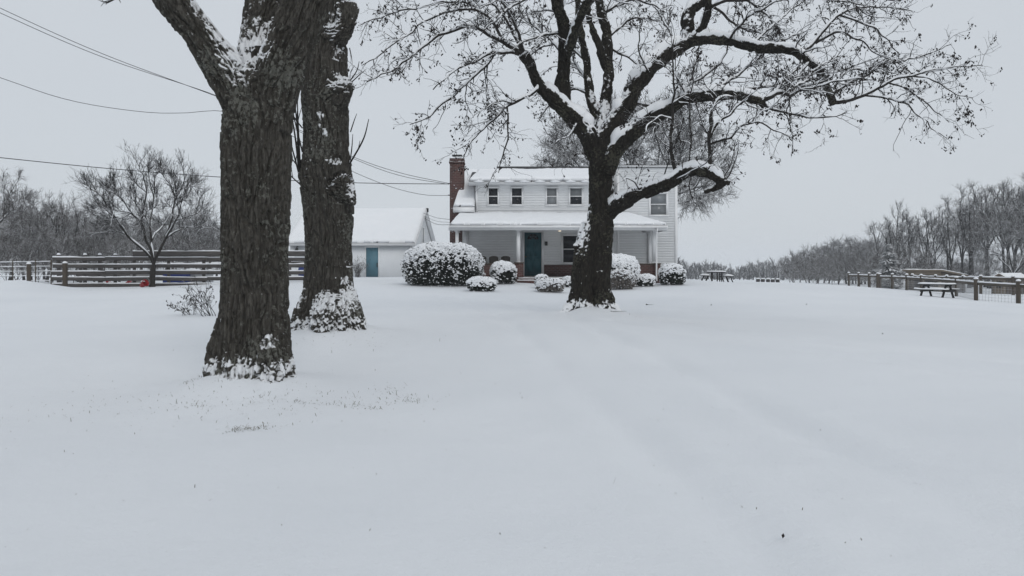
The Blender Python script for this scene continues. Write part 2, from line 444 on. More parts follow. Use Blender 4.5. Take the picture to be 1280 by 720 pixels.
def grow(P, D, L, Rr, n, wob, trop, taper, rng):
    Mn = len(P); pts = [P]; d = norm(D)
    for i in range(1, n):
        d = norm(d + rng.normal(0, wob, (Mn, 3)) + np.array([0, 0, trop if np.isscalar(trop) else trop[i]]))
        pts.append(pts[-1] + d*(L/(n-1))[:, None])
    t = np.linspace(0, 1, n)
    return np.stack(pts, 1), Rr[:, None]*(1-t*(1-taper))[None]
def spawn(P, rad, K, t0, ang, angj, lr, rr, rng, up=0.0, shorten=.5, rmin=.003, Lmin=0):
    """K children per parent -> start points, directions, lengths, radii"""
    Mn, n, _ = P.shape
    Ls = np.linalg.norm(np.diff(P, axis=1), axis=2).sum(1)
    if np.isscalar(K): K = np.full(Mn, K)
    idx = np.repeat(np.arange(Mn), K); m = len(idx)
    t = t0 + (1-t0)*rng.random(m); f = t*(n-1); i = np.minimum(f.astype(int), n-2); w = f-i
    p = P[idx, i]*(1-w)[:, None] + P[idx, i+1]*w[:, None]
    T = norm(P[idx, i+1]-P[idx, i]); r = rad[idx, i]*(1-w)+rad[idx, i+1]*w
    v = rng.normal(size=(m, 3)); v = norm(v - (v*T).sum(1, keepdims=True)*T)
    a = ang + angj*rng.normal(size=m)
    d = norm(np.cos(a)[:, None]*T + np.sin(a)[:, None]*v + np.array([0, 0, up]))
    L = np.maximum(Ls[idx]*lr*(1-shorten*t)*rng.uniform(.55, 1.25, m), Lmin)
    return p, d, L, np.maximum(r*rr, rmin)
def snow_tubes(P, rad, thick=.75, rmin=.006, sides=6, seed=0, gap=.35):
    """rounded snow lying along the upper side of limbs"""
    k = rad[:, 0] > rmin
    P = P[k]; rad = rad[k]
    if not len(P): return np.zeros((0, 3)), np.zeros((0, 4), int)
    T = norm(np.gradient(P, axis=1)); hor = np.sqrt(np.clip(1-T[..., 2]**2, 0, 1))
    nz = noise3((P.reshape(-1, 3)*np.array([2.2, 2.2, 2.2])), seed).reshape(rad.shape)
    ends = np.minimum(1, np.linspace(0, 12, P.shape[1]))*np.minimum(1, np.linspace(8, .2, P.shape[1]))
    k2 = np.clip((hor-gap)/.3, 0, 1)*np.clip(1.0+.40*nz, .0, 1.2)*ends[None]
    rs = rad*.80*k2 + .0045*k2
    sd = norm(np.cross(T, np.broadcast_to(np.array([0, 0, 1.]), T.shape))); up = np.cross(sd, T)
    C = P + up*(rad*(.42+.42*thick*k2)-.25*rad*(1-k2))[..., None]
    rs = np.maximum(rs, rad*.12)
    C = np.where((k2 < .08)[..., None], P, C)
    return tubes(C, rs, sides)
def pods(pts, rng, size=(.02, .045), hang=.05):
    m = len(pts); s = rng.uniform(*size, m)
    base = np.array([[1, 0, 0], [-1, 0, 0], [0, 1, 0], [0, -1, 0], [0, 0, 1.0], [0, 0, -1.15]])
    a = rng.uniform(0, 6.28, m); ti = rng.normal(0, .5, (m, 2))
    V = base[None]*s[:, None, None]*np.array([.75, .6, .9])[None, None]
    x = V[..., 0]*np.cos(a)[:, None]-V[..., 1]*np.sin(a)[:, None]; y = V[..., 0]*np.sin(a)[:, None]+V[..., 1]*np.cos(a)[:, None]
    V = np.stack([x+V[..., 2]*ti[:, :1], y+V[..., 2]*ti[:, 1:], V[..., 2]], -1)
    V = V + (pts + np.array([0, 0, -1])*rng.uniform(.2, 1, m)[:, None]*hang)[:, None]
    f = np.array([[0, 2, 4], [2, 1, 4], [1, 3, 4], [3, 0, 4], [2, 0, 5], [1, 2, 5], [3, 1, 5], [0, 3, 5]])
    return V.reshape(-1, 3), (np.arange(m)[:, None, None]*6 + f[None]).reshape(-1, 3)
def chain(rows, d0=None):
    """rows (px,py,rpx[,d]) -> (k,4) world"""
    out = []
    for r in rows:
        d = r[3] if len(r) > 3 else d0
        p = W(r[0], r[1], d); out.append([*p, r[2]/F*d])
    return np.array(out)
def base_snow(root, hi, amount=1.0, extra=()):
    """snow clinging to a trunk: caught on every small ledge near the foot, in crotches and in given pockets"""
    def fn(V, N2, N, h):
        z = V[:, 2]-root[2]
        a = noise3(V*np.array([11, 11, 9]), 31)+noise3(V*np.array([24, 24, 20]), 32)*.7
        w = noise3(V*np.array([2.2, 2.2, .6]), 33)
        s = np.clip(1.05 - z/(hi*(1+1.1*w)), -.8, .8)*amount + a*.85 + N2[:, 2]*1.0 - .30
        s = np.where(z > hi*2.2, -1, s)
        up = np.clip((N[:, 2]-.20)/.3, 0, 1)*.9 + a*.7 + N2[:, 2]*.5 - .42
        s = np.maximum(s, np.where((z > hi*1.5) & (N[:, 2] > .16), up, -1))
        for c, rad, amt in extra:
            d = np.linalg.norm((V-np.array(c))/np.array(rad), axis=1)
            s = np.maximum(s, np.where(d < 1.4, (1.0-d)*amt + a*.65 + N2[:, 2]*1.2 + .05, -1))
        s = np.maximum(s, noise3(V*np.array([18, 18, 13]), 44)*1.3+noise3(V*.9, 45)*.5+N2[:, 2]*.7-.72)
        return np.clip(s, 0, 1)
    return fn
# ---- near forked maple -------------------------------------------------
def near_maple():
    rng = np.random.default_rng(4)
    b = G(313, 10.0); MOUNDS.append((b[0], b[1], .10, 1.3)); MOUNDS.append((b[0], b[1], .24, .74)); b = G(313, 10.0)
    root = empty('maple_tree', b); tag(root, 'thick furrowed maple trunk nearest the camera, forking into a V with snow in the crotch', 'tree', 'old maples on the lawn')
    rows = [(313, 505, 53), (313, 478, 47), (316, 450, 44), (318, 420, 43), (318.5, 370, 41), (319, 300, 40.5), (320, 220, 41), (320, 170, 40.5), (320, 145, 38), (320, 120, 33), (322, 98, 25), (323, 80, 14)]
    trunk = chain(rows, 10.0)
    A = chain([(316, 165, 28), (302, 122, 27), (281, 87, 24), (252, 48, 21), (221, 6, 20), (195, -40, 19), (165, -100, 18), (140, -170, 15)], 10.0)
    A[3:, 1] += np.array([0, -.05, -.2, -.5, -.9]) 
    B = chain([(320, 160, 30, 10.1), (322, 110, 27, 10.15), (323, 70, 24, 10.25), (326, 30, 23, 10.4), (332, -10, 22, 10.6), (342, -70, 21, 11.0), (350, -140, 18, 11.6)])
    C = chain([(328, 165, 33, 10.0), (338, 125, 29, 9.98), (351, 85, 28, 9.95), (366, 45, 29, 9.9), (381, 5, 29, 9.85), (396, -50, 27, 9.7), (410, -130, 22, 9.4)])
    fl = []
    for a, px, pr in ((-1, 274, 20), (1, 352, 18), (-.4, 296, 20), (.35, 336, 20), (.75, 345, 16)):
        dd = 10 - .32*math.cos(a*1.3)
        fl.append(chain([(316+(px-316)*.66, 395, 12, 10-.08), (316+(px-316)*.86, 440, pr*.88, dd+.02), (px+(px-316)*.06, 478, pr*.78, dd), (px+(px-316)*.28, 502, pr*.5, dd)]))
    for a in (2.2, 4.0): # roots on the far side
        c = trunk[3, :3]; e = b + np.array([math.cos(a)*.1, .45, 0])
        fl.append(np.array([[c[0], c[1]+.15, c[2], .22], [c[0]+math.cos(a)*.2, c[1]+.38, b[2]+.15, .18], [c[0]+math.cos(a)*.35, c[1]+.55, b[2]-.1, .1]]))
    ex = [(W(300, 62, 9.85), (.20, .6, .36), .9), (W(318, 55, 9.95), (.28, .5, .30), .75), (W(333, 28, 10.0), (.13, .4, .14), .9), (W(287, 40, 9.85), (.10, .5, .33), .8)]
    bark_skin('trunk', [trunk, A, B, C] + fl, .0105, M['furrowed_bark'], root, 12.5, .062, base_snow(b, .13, 1.0, extra=ex), stretch=7)
    # crown above the frame, a few sprays reach down into it at the top left
    ends = [A, B, C]
    P, Rd = [], []
    for c in ends:
        q = resample(c, 14); P.append(q[None, :, :3]); Rd.append(q[None, :, 3])
    P = np.concatenate(P); Rd = np.concatenate(Rd)
    top = P[:, 9:]; topr = Rd[:, 9:]
    p, d, L, r = spawn(top, topr, 6, .3, .7, .15, 2.2, .4, rng, up=.5, Lmin=1.8)
    k = p[:, 2] > 5.4
    l1, r1 = grow(p[k], d[k], L[k], np.minimum(r[k], .07), 10, .12, .03, .25, rng)
    high = lambda P_: (P_[:, :, 2].min(1) > 5.6)
    l1, r1 = l1[high(l1)], r1[high(l1)]
    p, d, L, r = spawn(l1, r1, 7, .25, .75, .2, .45, .5, rng, up=.15)
    l2, r2 = grow(p, d, L, r, 7, .16, 0, .3, rng)
    l2, r2 = l2[high(l2)], r2[high(l2)]
    p, d, L, r = spawn(l2, r2, 6, .2, .8, .2, .4, .5, rng, rmin=.004)
    l3, r3 = grow(p, d, L, r, 5, .2, 0, .4, rng)
    # the drooping spray
    dr = chain([(150, -60, 3, 9.2), (152, -25, 2.2, 9.2), (146, -6, 1.6, 9.2), (136, 3, 1.1, 9.2), (126, 1, .8, 9.2)])
    dq = resample(dr, 10); l4 = dq[None, :, :3]; r4 = dq[None, :, 3]
    dr2 = chain([(196, -100, 4, 9.2), (176, -80, 3.5, 9.2), (150, -60, 3, 9.2)]); dq2 = resample(dr2, 6)
    p, d, L, r = spawn(l4, r4, 9, .35, .9, .3, .35, .6, rng, rmin=.004)
    l5, r5 = grow(p, d, L, r, 5, .25, 0, .4, rng)
    ms = []
    for a, bb, s, kk in ((l1, r1, 7, None), (l2, r2, 5, None), (l3, r3, 3, None), (l4, r4, 5, None), (dq2[None, :, :3], dq2[None, :, 3], 5, None), (l5, r5, 4, None)):
        ms.append(tubes(a if kk is None else a[kk], bb if kk is None else bb[kk], s))
    V, Q = cat(ms); np_mesh('crown', V, Q, M['twig'], root, smooth=True)
near_maple()

# ---- second trunk behind it ---------------------------------------------
def second_maple():
    rng = np.random.default_rng(9)
    b = G(410, 14.5); MOUNDS.append((b[0], b[1], .10, 1.5)); MOUNDS.append((b[0], b[1], .26, .92)); b = G(410, 14.5)
    root = empty('maple_tree', b); tag(root, 'pollarded maple trunk just behind the forked one, with a snowy broken stub and thin suckers', 'tree', 'old maples on the lawn')
    trunk = chain([(410, 430, 50), (410, 412, 42), (411, 390, 35.5), (411, 350, 31.5), (411, 300, 30.5), (410, 260, 32), (407, 222, 33), (408, 190, 29), (408, 150, 28), (407, 118, 30), (408, 90, 27), (411, 60, 24), (418, 25, 20), (424, -10, 19), (428, -60, 18), (425, -120, 15)], 14.5)
    trunk[2:, 3] *= .955
    stub = chain([(412, 125, 21, 14.4), (424, 112, 17, 14.3), (434, 106, 11, 14.2), (439, 105, 6, 14.2)])
    bl = chain([(397, 236, 20, 14.4), (384, 224, 12, 14.4), (376, 216, 5, 14.4)])
    br = chain([(425, 235, 22, 14.3), (438, 247, 8, 14.2), (441, 256, 4, 14.2)])
    bt = chain([(412, 45, 18, 14.4), (426, 40, 13, 14.25), (433, 30, 10, 14.2), (434, 10, 13, 14.3)])
    fl = []
    for px, pr, dd in ((384, 17, 14.3), (437, 17, 14.25), (406, 18, 14.0), (424, 16, 14.1), (395, 14, 14.9), (428, 14, 14.9)):
        fl.append(chain([(411+(px-411)*.6, 365, 16, 14.4), (px, 395, pr, dd), (px+(px-411)*.35, 415, pr*.7, dd), (px+(px-411)*.6, 428, pr*.4, dd)]))
    ex = [(W(425, 100, 14.1), (.22, .5, .20), 1.0), (W(418, 30, 14.2), (.13, .5, .26), .9), (W(420, 62, 14.1), (.08, .4, .16), .55), (W(406, 165, 14.1), (.06, .4, .10), .6), (W(400, 145, 14.1), (.05, .4, .15), .4),
          (W(441, 240, 14.3), (.06, .5, .22), .8), (W(415, 200, 14.0), (.10, .3, .07), .5), (W(404, 388, 13.9), (.20, .6, .26), .05), (W(434, 365, 14.0), (.12, .6, .50), .12)]
    bark_skin('trunk', [trunk, stub, bl, br, bt] + fl, .014, M['furrowed_bark'], root, 10.5, .064, base_snow(b, .15, 1.0, extra=ex), stretch=7)
    sk = []
    for x0, y0, x1, y1, w in ((375, 224, 362, 130, 1.4), (376, 226, 359, 165, 1.2), (374, 215, 366, 108, 1.2), (376, 222, 371, 95, 1.1), (377, 232, 357, 205, 1.0), (375, 212, 358, 190, .9), (378, 160, 363, 135, 1.0), (378, 190, 360, 120, 1.0),
                          (437, 205, 461, 149, 1.2), (437, 205, 441, 168, .9), (438, 165, 446, 142, .8), (436, 103, 449, 77, .9), (437, 100, 443, 82, .8), (438, 104, 458, 86, .8), (434, 45, 446, 20, .9), (437, 205, 450, 176, .8), (437, 60, 441, 88, .7)):
        mx, my = (x0+x1)/2 + rng.uniform(-3, 3), (y0*.45+y1*.55)
        sk.append(resample(chain([(x0, y0, w, 14.4), (mx+(x1-x0)*.12, my, w*.8, 14.3+rng.uniform(-.3, .3)), (x1, y1, w*.4, 14.2+rng.uniform(-.6, .6))]), 12))
    S = np.array(sk); P, Rd = S[:, :, :3], S[:, :, 3]
    p, d, L, r = spawn(P[:8], Rd[:8], 4, .3, .4, .15, .4, .6, rng, up=.4, rmin=.004)
    l2, r2 = grow(p, d, L, r, 6, .08, .05, .4, rng)
    ms = [tubes(P, Rd, 5), tubes(l2, r2, 4)]
    V, Q = cat(ms); np_mesh('sucker_shoots', V, Q, M['twig'], root, smooth=True)
    # crown out of frame
    q = resample(trunk, 30)[24:]
    p, d, L, r = spawn(q[None, :, :3], q[None, :, 3], 16, .3, .8, .2, 2.2, .3, rng, up=.5, Lmin=1.8)
    l1, r1 = grow(p, d, L, np.minimum(r, .07), 9, .12, .04, .25, rng); high = lambda P_: (P_[:, :, 2].min(1) > 7.3)
    l1, r1 = l1[high(l1)], r1[high(l1)]
    p, d, L, r = spawn(l1, r1, 8, .25, .75, .2, .45, .5, rng, up=.15); l2, r2 = grow(p, d, L, r, 6, .16, 0, .3, rng)
    l2, r2 = l2[high(l2)], r2[high(l2)]
    p, d, L, r = spawn(l2, r2, 5, .2, .8, .2, .4, .5, rng, rmin=.004); l3, r3 = grow(p, d, L, r, 5, .2, 0, .4, rng)
    ms = [tubes(a, bb, s) for a, bb, s in ((l1, r1, 7), (l2, r2, 5), (l3, r3, 3))]
    V, Q = cat(ms); np_mesh('crown', V, Q, M['twig'], root, smooth=True)
second_maple()

# ---- the spreading tree in front of the house -----------------------------
def hero_tree():
    rng = np.random.default_rng(21)
    b = G(740, 20.0); MOUNDS.append((b[0], b[1], .26, .95)); b = G(740, 20.0)
    root = empty('maple_tree', b); tag(root, 'wide spreading tree before the porch, snow along its bent limbs, dry seeds on its twigs', 'tree')
    D = 20.0
    trunk = chain([(746, 395, 19), (745, 380, 17), (745, 350, 17.8), (746.5, 320, 18.8), (749, 295, 17.6), (751, 265, 15.6), (752, 230, 15), (752, 200, 15.5), (751, 180, 13), (751, 165, 8)], D)
    lobe = chain([(727, 392, 16, D-.15), (728, 370, 14.5, D-.15), (728, 335, 13, D-.1), (731, 308, 12, D-.05), (738, 280, 10, D)])
    led = chain([(735, 312, 11, D-.05), (724, 310, 8, D-.1), (718, 311, 5, D-.1)])
    foot = chain([(748, 340, 10, D-.2), (752, 372, 9, D-.3), (755, 388, 8, D-.35), (758, 396, 5, D-.4)])
    roots = [chain([(728, 355, 12, D-.1), (718, 378, 9, D-.2), (708, 389, 6, D-.3), (698, 397, 3, D-.4)]), chain([(752, 355, 10, D-.1), (763, 378, 7, D-.2), (771, 389, 5, D-.25), (780, 396, 3, D-.3)])]
    footb = chain([(748, 350, 12, D+.2), (750, 380, 12, D+.4), (752, 395, 8, D+.6)])
    def LB(rows): return chain(rows)
    Lm = LB([(746, 195, 14, 20), (733, 168, 13, 19.95), (716, 146, 12, 19.9), (702, 135, 10.5, 19.8), (688, 120, 8.6, 19.7), (675, 104, 7.8, 19.6), (665, 87, 7.2, 19.5), (653, 67, 6.6, 19.4)])
    Um = LB([(716, 146, 11, 19.95), (704, 128, 10, 20), (703, 105, 9.8, 19.9), (706, 75, 9.4, 19.8), (709, 48, 9, 19.6), (704, 25, 8.4, 19.4), (696, 0, 8, 19.2), (686, -40, 7, 18.9), (672, -90, 5.5, 18.6), (665, -150, 3, 18.4)])
    Vm = LB([(752, 175, 13, 20.2), (756, 150, 9, 20.5), (757, 128, 7.6, 20.8), (760, 100, 7.2, 21), (760, 70, 7, 21.2), (756, 38, 6.6, 21.4), (750, 12, 6, 21.6), (744, -15, 5.5, 21.8), (742, -70, 4, 22.2), (735, -130, 2.5, 22.6)])
    V2 = LB([(757, 85, 5, 21.1), (750, 66, 5, 21), (744, 45, 4.6, 20.9), (738, 27, 4.2, 20.8), (733, 5, 3.8, 20.6), (722, -40, 3, 20.2), (715, -90, 2, 19.9)])
    Rm = LB([(752, 200, 15, 20), (762, 168, 14, 20), (776, 140, 12.5, 20.1), (790, 115, 11.5, 20.2), (808, 92, 11, 20.3), (828, 72, 10.5, 20.5), (848, 58, 10, 20.6), (862, 48, 9.5, 20.7)])
    Ru = LB([(852, 58, 9, 20.6), (859, 40, 8.5, 20.8), (860, 24, 8.5, 20.9), (866, 11, 8, 21), (878, 2, 7, 21.1), (892, -12, 6, 21.3), (905, -50, 4.5, 21.6), (915, -110, 2.5, 22)])
    Ru2 = LB([(862, 52, 6, 20.6), (872, 42, 5.5, 20.5), (881, 27, 5, 20.4), (886, 12, 4.6, 20.2), (884, -6, 4.2, 20), (875, -40, 3.2, 19.6), (868, -100, 2, 19.2)])
    Sm = LB([(858, 52, 8, 20.6), (874, 50, 7.5, 20.5), (892, 47.5, 7, 20.4), (912, 50, 7, 20.2), (937, 57, 6.5, 20), (962, 61, 6.3, 19.8), (986, 62, 6, 19.6), (1003, 68, 5.8, 19.5), (1016, 81, 5.6, 19.4), (1027, 98, 5.2, 19.3), (1036, 117, 5, 19.3), (1041, 129, 4.5, 19.3)])
    Tm = LB([(757, 215, 13, 19.8), (768, 190, 11, 19.7), (785, 172, 10.5, 19.6), (803, 157, 10, 19.5), (826, 140, 9.6, 19.3), (848, 127, 9, 19.2), (870, 120, 8.6, 19), (895, 117.5, 8.2, 18.9), (918, 116, 7.4, 18.8), (938, 120, 6.6, 18.7), (952, 127, 5.6, 18.6), (957, 133, 4, 18.6)])
    Wm = LB([(755, 270, 13, 20), (766, 259, 10.5, 19.8), (789, 246, 9.2, 19.4), (814, 236, 8.8, 19), (838, 225, 8.4, 18.7), (858, 214, 8.2, 18.5), (872, 211, 8, 18.3), (886, 213, 7.4, 18.2), (898, 220, 6.6, 18.1), (908, 225, 5, 18.1), (914, 227, 2.8, 18.1)])
    Wh = LB([(907, 226, 5, 18.1), (897, 234, 4.2, 18.2), (881, 240, 2.4, 18.3)])
    Bk = LB([(752, 190, 10, 20.2), (747, 160, 8, 20.6), (741, 128, 6.4, 20.9), (735, 95, 5.4, 21.2), (728, 55, 4.8, 21.4), (722, 10, 4, 21.5), (715, -60, 3, 21.7)])
    Fr = LB([(706, 75, 6, 19.8), (714, 50, 5.5, 19.2), (727, 14, 5, 18.5), (742, -10, 4.5, 17.9), (760, -60, 3, 17.2), (770, -120, 2, 16.8)])
    def knee(c, k):
        q = resample(c, 26); t = np.linspace(0, 1, 26)[:, None]
        q[:, :3] += (.075*np.stack([noise3(q[:, :3]*1.5+k*9+j*31, 60) for j in range(3)], 1)+.03*np.stack([noise3(q[:, :3]*4+k*9+j*31, 61) for j in range(3)], 1))*np.minimum(1, t*4)
        q[:, 3] *= .93+.14*noise3(q[:, :3]*2.6+k*5, 62); return q
    Lm, Um, Vm, V2, Rm, Ru, Ru2, Sm, Tm, Wm, Bk, Fr = [knee(c, k) for k, c in enumerate((Lm, Um, Vm, V2, Rm, Ru, Ru2, Sm, Tm, Wm, Bk, Fr))]
    big = roots + [trunk, lobe, led, foot, footb, Lm, Um, Vm, V2, Rm, Ru, Ru2, Sm, Tm, Wm, Wh, Bk, Fr]
    ex = [(W(726, 292, 19.8), (.18, .6, .42), .62), (W(733, 262, 19.85), (.09, .6, .45), .4), (W(757, 385, 19.6), (.12, .6, .16), .5), (W(767, 228, 19.9), (.06, .6, .35), .4), (W(738, 160, 19.8), (.2, .5, .16), .5)]
    # a knot where a limb was cut
    bark_skin('trunk', big, .024, M['dark_bark'], root, 6.0, .048, base_snow(b, .15, 1.0, extra=ex), stretch=4, smooth_it=3)
    # medium branches
    med = [
     # left arches
     [(653, 67, 4.6, 19.4), (641, 60, 4, 19.3), (628, 52, 3.6, 19.2), (612, 44, 3.4, 19.0), (592, 33, 3, 18.8), (570, 38, 2.6, 18.6), (545, 47, 2.3, 18.4), (518, 68, 1.9, 18.2), (490, 87, 1.5, 18), (458, 103, .9, 17.8)],
     [(628, 52, 3, 19.2), (622, 38, 2.8, 19.2), (612, 22, 2.6, 19.2), (595, 12, 2.4, 19.2), (575, 12, 2.2, 19.1), (552, 18, 2, 19), (527, 30, 1.7, 18.9), (502, 50, 1.4, 18.8), (477, 68, 1.1, 18.7), (452, 82, .8, 18.6)],
     [(615, 45, 3, 19.1), (606, 30, 2.7, 19.4), (597, 12, 2.4, 19.8), (580, 2, 2.1, 20), (550, 2, 1.9, 20.3), (527, 10, 1.6, 20.6), (502, 13, 1.4, 20.8), (477, 22, 1.1, 21), (450, 30, .7, 21.2)],
     [(653, 67, 4, 19.4), (646, 50, 3.6, 19.6), (638, 33, 3.2, 19.8), (629, 18, 2.8, 20), (612, 0, 2.4, 20.3), (590, -30, 1.8, 20.6), (560, -55, 1.2, 21)],
     [(648, 68, 3.2, 19.4), (640, 65, 3, 19.2), (626, 66, 2.8, 18.9), (612, 67, 2.5, 18.6), (592, 77, 2, 18.2), (567, 89, 1.5, 17.8), (540, 112, 1, 17.5)],
     [(618, 67, 2.6, 18.8), (609, 81, 2.5, 18.6), (595, 94, 2.3, 18.5), (577, 109, 2, 18.3), (556, 129, 1.7, 18.1), (540, 142, 1.4, 18), (526, 151, 1.1, 17.9), (512, 157, .7, 17.8)],
     [(672, 103, 3.4, 19.6), (671, 112, 3.2, 19.4), (664, 117, 3, 19.2), (650, 125, 2.8, 19), (636, 131, 2.5, 18.9), (620, 146, 2.1, 18.7), (605, 160, 1.7, 18.5), (591, 174, 1.3, 18.4), (584, 190, .9, 18.3), (577, 203, .6, 18.3)],
     [(634, 132, 1.9, 18.9), (635, 150, 1.7, 18.9), (634, 175, 1.4, 18.9), (628, 195, 1.1, 18.9), (622, 215, .7, 18.9)],
     [(640, 129, 1.6, 18.9), (625, 127, 1.4, 18.7), (610, 133, 1.1, 18.5), (596, 146, .8, 18.4)],
     [(655, 66, 3, 19.4), (648, 40, 2.6, 19), (640, 22, 2.2, 18.6), (632, 10, 2, 18.3), (618, -8, 1.6, 18)],
     [(703, 42, 2.6, 19.7), (688, 43, 2.2, 19.4), (672, 46, 1.9, 19.2), (655, 52, 1.4, 19), (640, 64, .9, 18.9)],
     [(706, 70, 3, 19.8), (690, 52, 2.4, 20.3), (672, 36, 2, 20.8), (655, 20, 1.6, 21.2), (640, -6, 1.2, 21.6)],
     [(698, 5, 3, 19.2), (680, -6, 2.6, 19), (655, 0, 2.2, 18.6), (636, 12, 1.8, 18.3), (618, 26, 1.3, 18), (600, 42, .9, 17.8)],
     [(680, -60, 3, 18.8), (650, -50, 2.4, 18.4), (620, -30, 1.9, 18), (590, -12, 1.5, 17.7), (565, 8, 1.1, 17.4)],
     # middle
     [(709, 46, 5, 19.6), (718, 30, 4.6, 19.3), (728, 14, 4, 19), (742, 2, 3.4, 18.7), (760, -14, 2.6, 18.4)],
     [(758, 50, 3, 21.3), (770, 38, 2.4, 21.6), (784, 27, 2, 21.8), (800, 22, 1.6, 22), (820, 26, 1, 22.2)],
     [(760, 60, 2.5, 21.2), (772, 66, 2, 21.4), (786, 72, 1.6, 21.6), (796, 80, 1, 21.8)],
     [(752, 18, 3, 21.6), (770, 8, 2.6, 21.8), (790, 0, 2, 22), (810, 4, 1.5, 22.2), (828, 14, .9, 22.4)],
     [(732, 75, 3, 21.3), (715, 62, 2.4, 21.7), (698, 56, 1.9, 22.1), (678, 60, 1.4, 22.5), (660, 72, .9, 22.9)],
     [(740, 120, 2.6, 21), (722, 112, 2.2, 21.5), (704, 118, 1.7, 22), (688, 132, 1.2, 22.4), (672, 150, .8, 22.8)],
     [(737, 105, 2.6, 21.1), (726, 90, 2.1, 21.6), (716, 70, 1.7, 22.1), (712, 45, 1.2, 22.6)],
     # behind the right limbs
     [(778, 140, 4, 20.2), (792, 130, 3.6, 20.8), (806, 132, 3.2, 21.2), (822, 132, 2.8, 21.6), (845, 122, 2.6, 22), (860, 106, 2.4, 22.3), (878, 96, 2.2, 22.6), (895, 84, 2, 22.8), (906, 70, 1.7, 23), (912, 50, 1.3, 23.2)],
     [(862, 105, 2.4, 22.3), (866, 90, 2, 22.5), (872, 70, 1.7, 22.7), (876, 45, 1.2, 22.9), (880, 25, .8, 23)],
     [(880, 118, 3.4, 19), (900, 108, 3, 19.6), (925, 92, 2.6, 20.2), (945, 75, 2.2, 20.8), (962, 60, 1.8, 21.3), (985, 48, 1.4, 21.8), (1010, 38, .9, 22.2)],
     [(905, 117, 2.8, 18.9), (930, 111, 2.4, 19), (955, 110, 2.2, 19.2), (980, 109, 1.9, 19.4), (1010, 108, 1.5, 19.6), (1045, 100, 1, 19.8)],
     # end of the second limb
     [(952, 126, 4.6, 18.6), (964, 121, 4, 18.6), (972, 116, 3.6, 18.6), (980, 117, 3.3, 18.6), (987, 120, 3, 18.6), (994, 113, 2.7, 18.7), (1004, 102, 2.4, 18.8), (1016, 90, 2, 19), (1030, 80, 1.6, 19.2), (1052, 68, 1, 19.4)],
     [(966, 120, 2.8, 18.6), (978, 104, 2.4, 18.9), (992, 88, 2.1, 19.2), (1004, 76, 1.7, 19.5), (1020, 60, 1.2, 19.8)],
     [(988, 119, 2.2, 18.6), (1005, 112, 1.9, 18.3), (1030, 106, 1.6, 18), (1055, 100, 1.2, 17.8), (1085, 98, .8, 17.6)],
     [(956, 131, 3, 18.6), (966, 137, 2.5, 18.4), (985, 141, 2.1, 18.2), (1010, 146, 1.7, 18), (1035, 146, 1.3, 17.8), (1058, 142, .8, 17.7)],
     # right limb and its sprays
     [(1041, 128, 4, 19.3), (1052, 128, 3.6, 19.2), (1064, 125, 3.3, 19.1), (1080, 119, 3, 19), (1100, 108, 2.7, 18.9), (1122, 98, 2.3, 18.8), (1142, 94, 1.9, 18.7), (1167, 87, 1.5, 18.6), (1197, 84, 1.1, 18.5), (1228, 82, .7, 18.4)],
     [(1041, 118, 3, 19.3), (1058, 106, 2.7, 19.4), (1080, 95, 2.3, 19.5), (1105, 82, 2, 19.6), (1130, 75, 1.6, 19.7), (1158, 68, 1.2, 19.8), (1190, 56, .7, 19.9)],
     [(1004, 67, 3.6, 19.5), (1020, 50, 3.2, 19.7), (1035, 32, 2.9, 19.9), (1048, 19, 2.5, 20.1), (1062, 12, 2.1, 20.2), (1082, 9, 1.7, 20.4), (1105, 9, 1.3, 20.6), (1140, 14, .8, 20.8)],
     [(1019, 54, 2.6, 19.7), (1035, 45, 2.4, 19.6), (1050, 40, 2.1, 19.5), (1067, 47, 1.8, 19.4), (1085, 57, 1.5, 19.3), (1100, 70, 1.1, 19.2), (1114, 78, .8, 19.2)],
     [(1049, 19, 2.2, 20.1), (1070, 26, 1.9, 20), (1092, 35, 1.6, 19.9), (1108, 50, 1.2, 19.8), (1122, 70, .8, 19.7)],
     [(1080, 119, 2.2, 19), (1096, 121, 2, 18.8), (1112, 124, 1.8, 18.6), (1135, 132, 1.5, 18.4), (1152, 146, 1.2, 18.3), (1170, 163, .9, 18.2), (1184, 173, .6, 18.2)],
     [(1110, 103, 2, 18.8), (1130, 110, 1.7, 18.7), (1150, 122, 1.4, 18.6), (1168, 138, 1, 18.5), (1186, 152, .7, 18.5)],
     [(1142, 95, 1.8, 18.7), (1160, 98, 1.5, 18.5), (1178, 108, 1.2, 18.3), (1198, 118, .8, 18.2), (1216, 122, .6, 18.1)],
     [(1042, 112, 2, 19.3), (1050, 98, 1.8, 19.3), (1062, 88, 1.5, 19.4), (1085, 88, 1.2, 19.5), (1110, 85, .8, 19.6)],
     [(1026, 98, 2.4, 19.3), (1012, 100, 2, 18.8), (1000, 106, 1.6, 18.4), (990, 110, 1.2, 18)],
     [(1012, 78, 2.4, 19.4), (1002, 88, 2, 19.1), (992, 100, 1.7, 18.9), (980, 112, 1.3, 18.7)],
     [(940, 57, 2.4, 20), (955, 42, 2, 20.4), (972, 28, 1.7, 20.8), (990, 12, 1.4, 21.2), (1012, -4, 1, 21.6)],
     [(912, 50, 2.4, 20.2), (922, 34, 2, 19.8), (938, 20, 1.7, 19.4), (958, 8, 1.4, 19), (985, -2, 1, 18.7)],
     [(885, 10, 3.4, 20.2), (905, 2, 3, 20), (935, 0, 2.5, 19.8), (965, -6, 2, 19.6), (1000, -4, 1.6, 19.4), (1040, 0, 1.2, 19.2), (1080, 6, .8, 19)],
     [(905, -50, 4, 21.6), (940, -40, 3.2, 21.4), (980, -30, 2.6, 21.2), (1030, -22, 2, 21), (1080, -10, 1.5, 20.8), (1120, 2, 1, 20.6)],
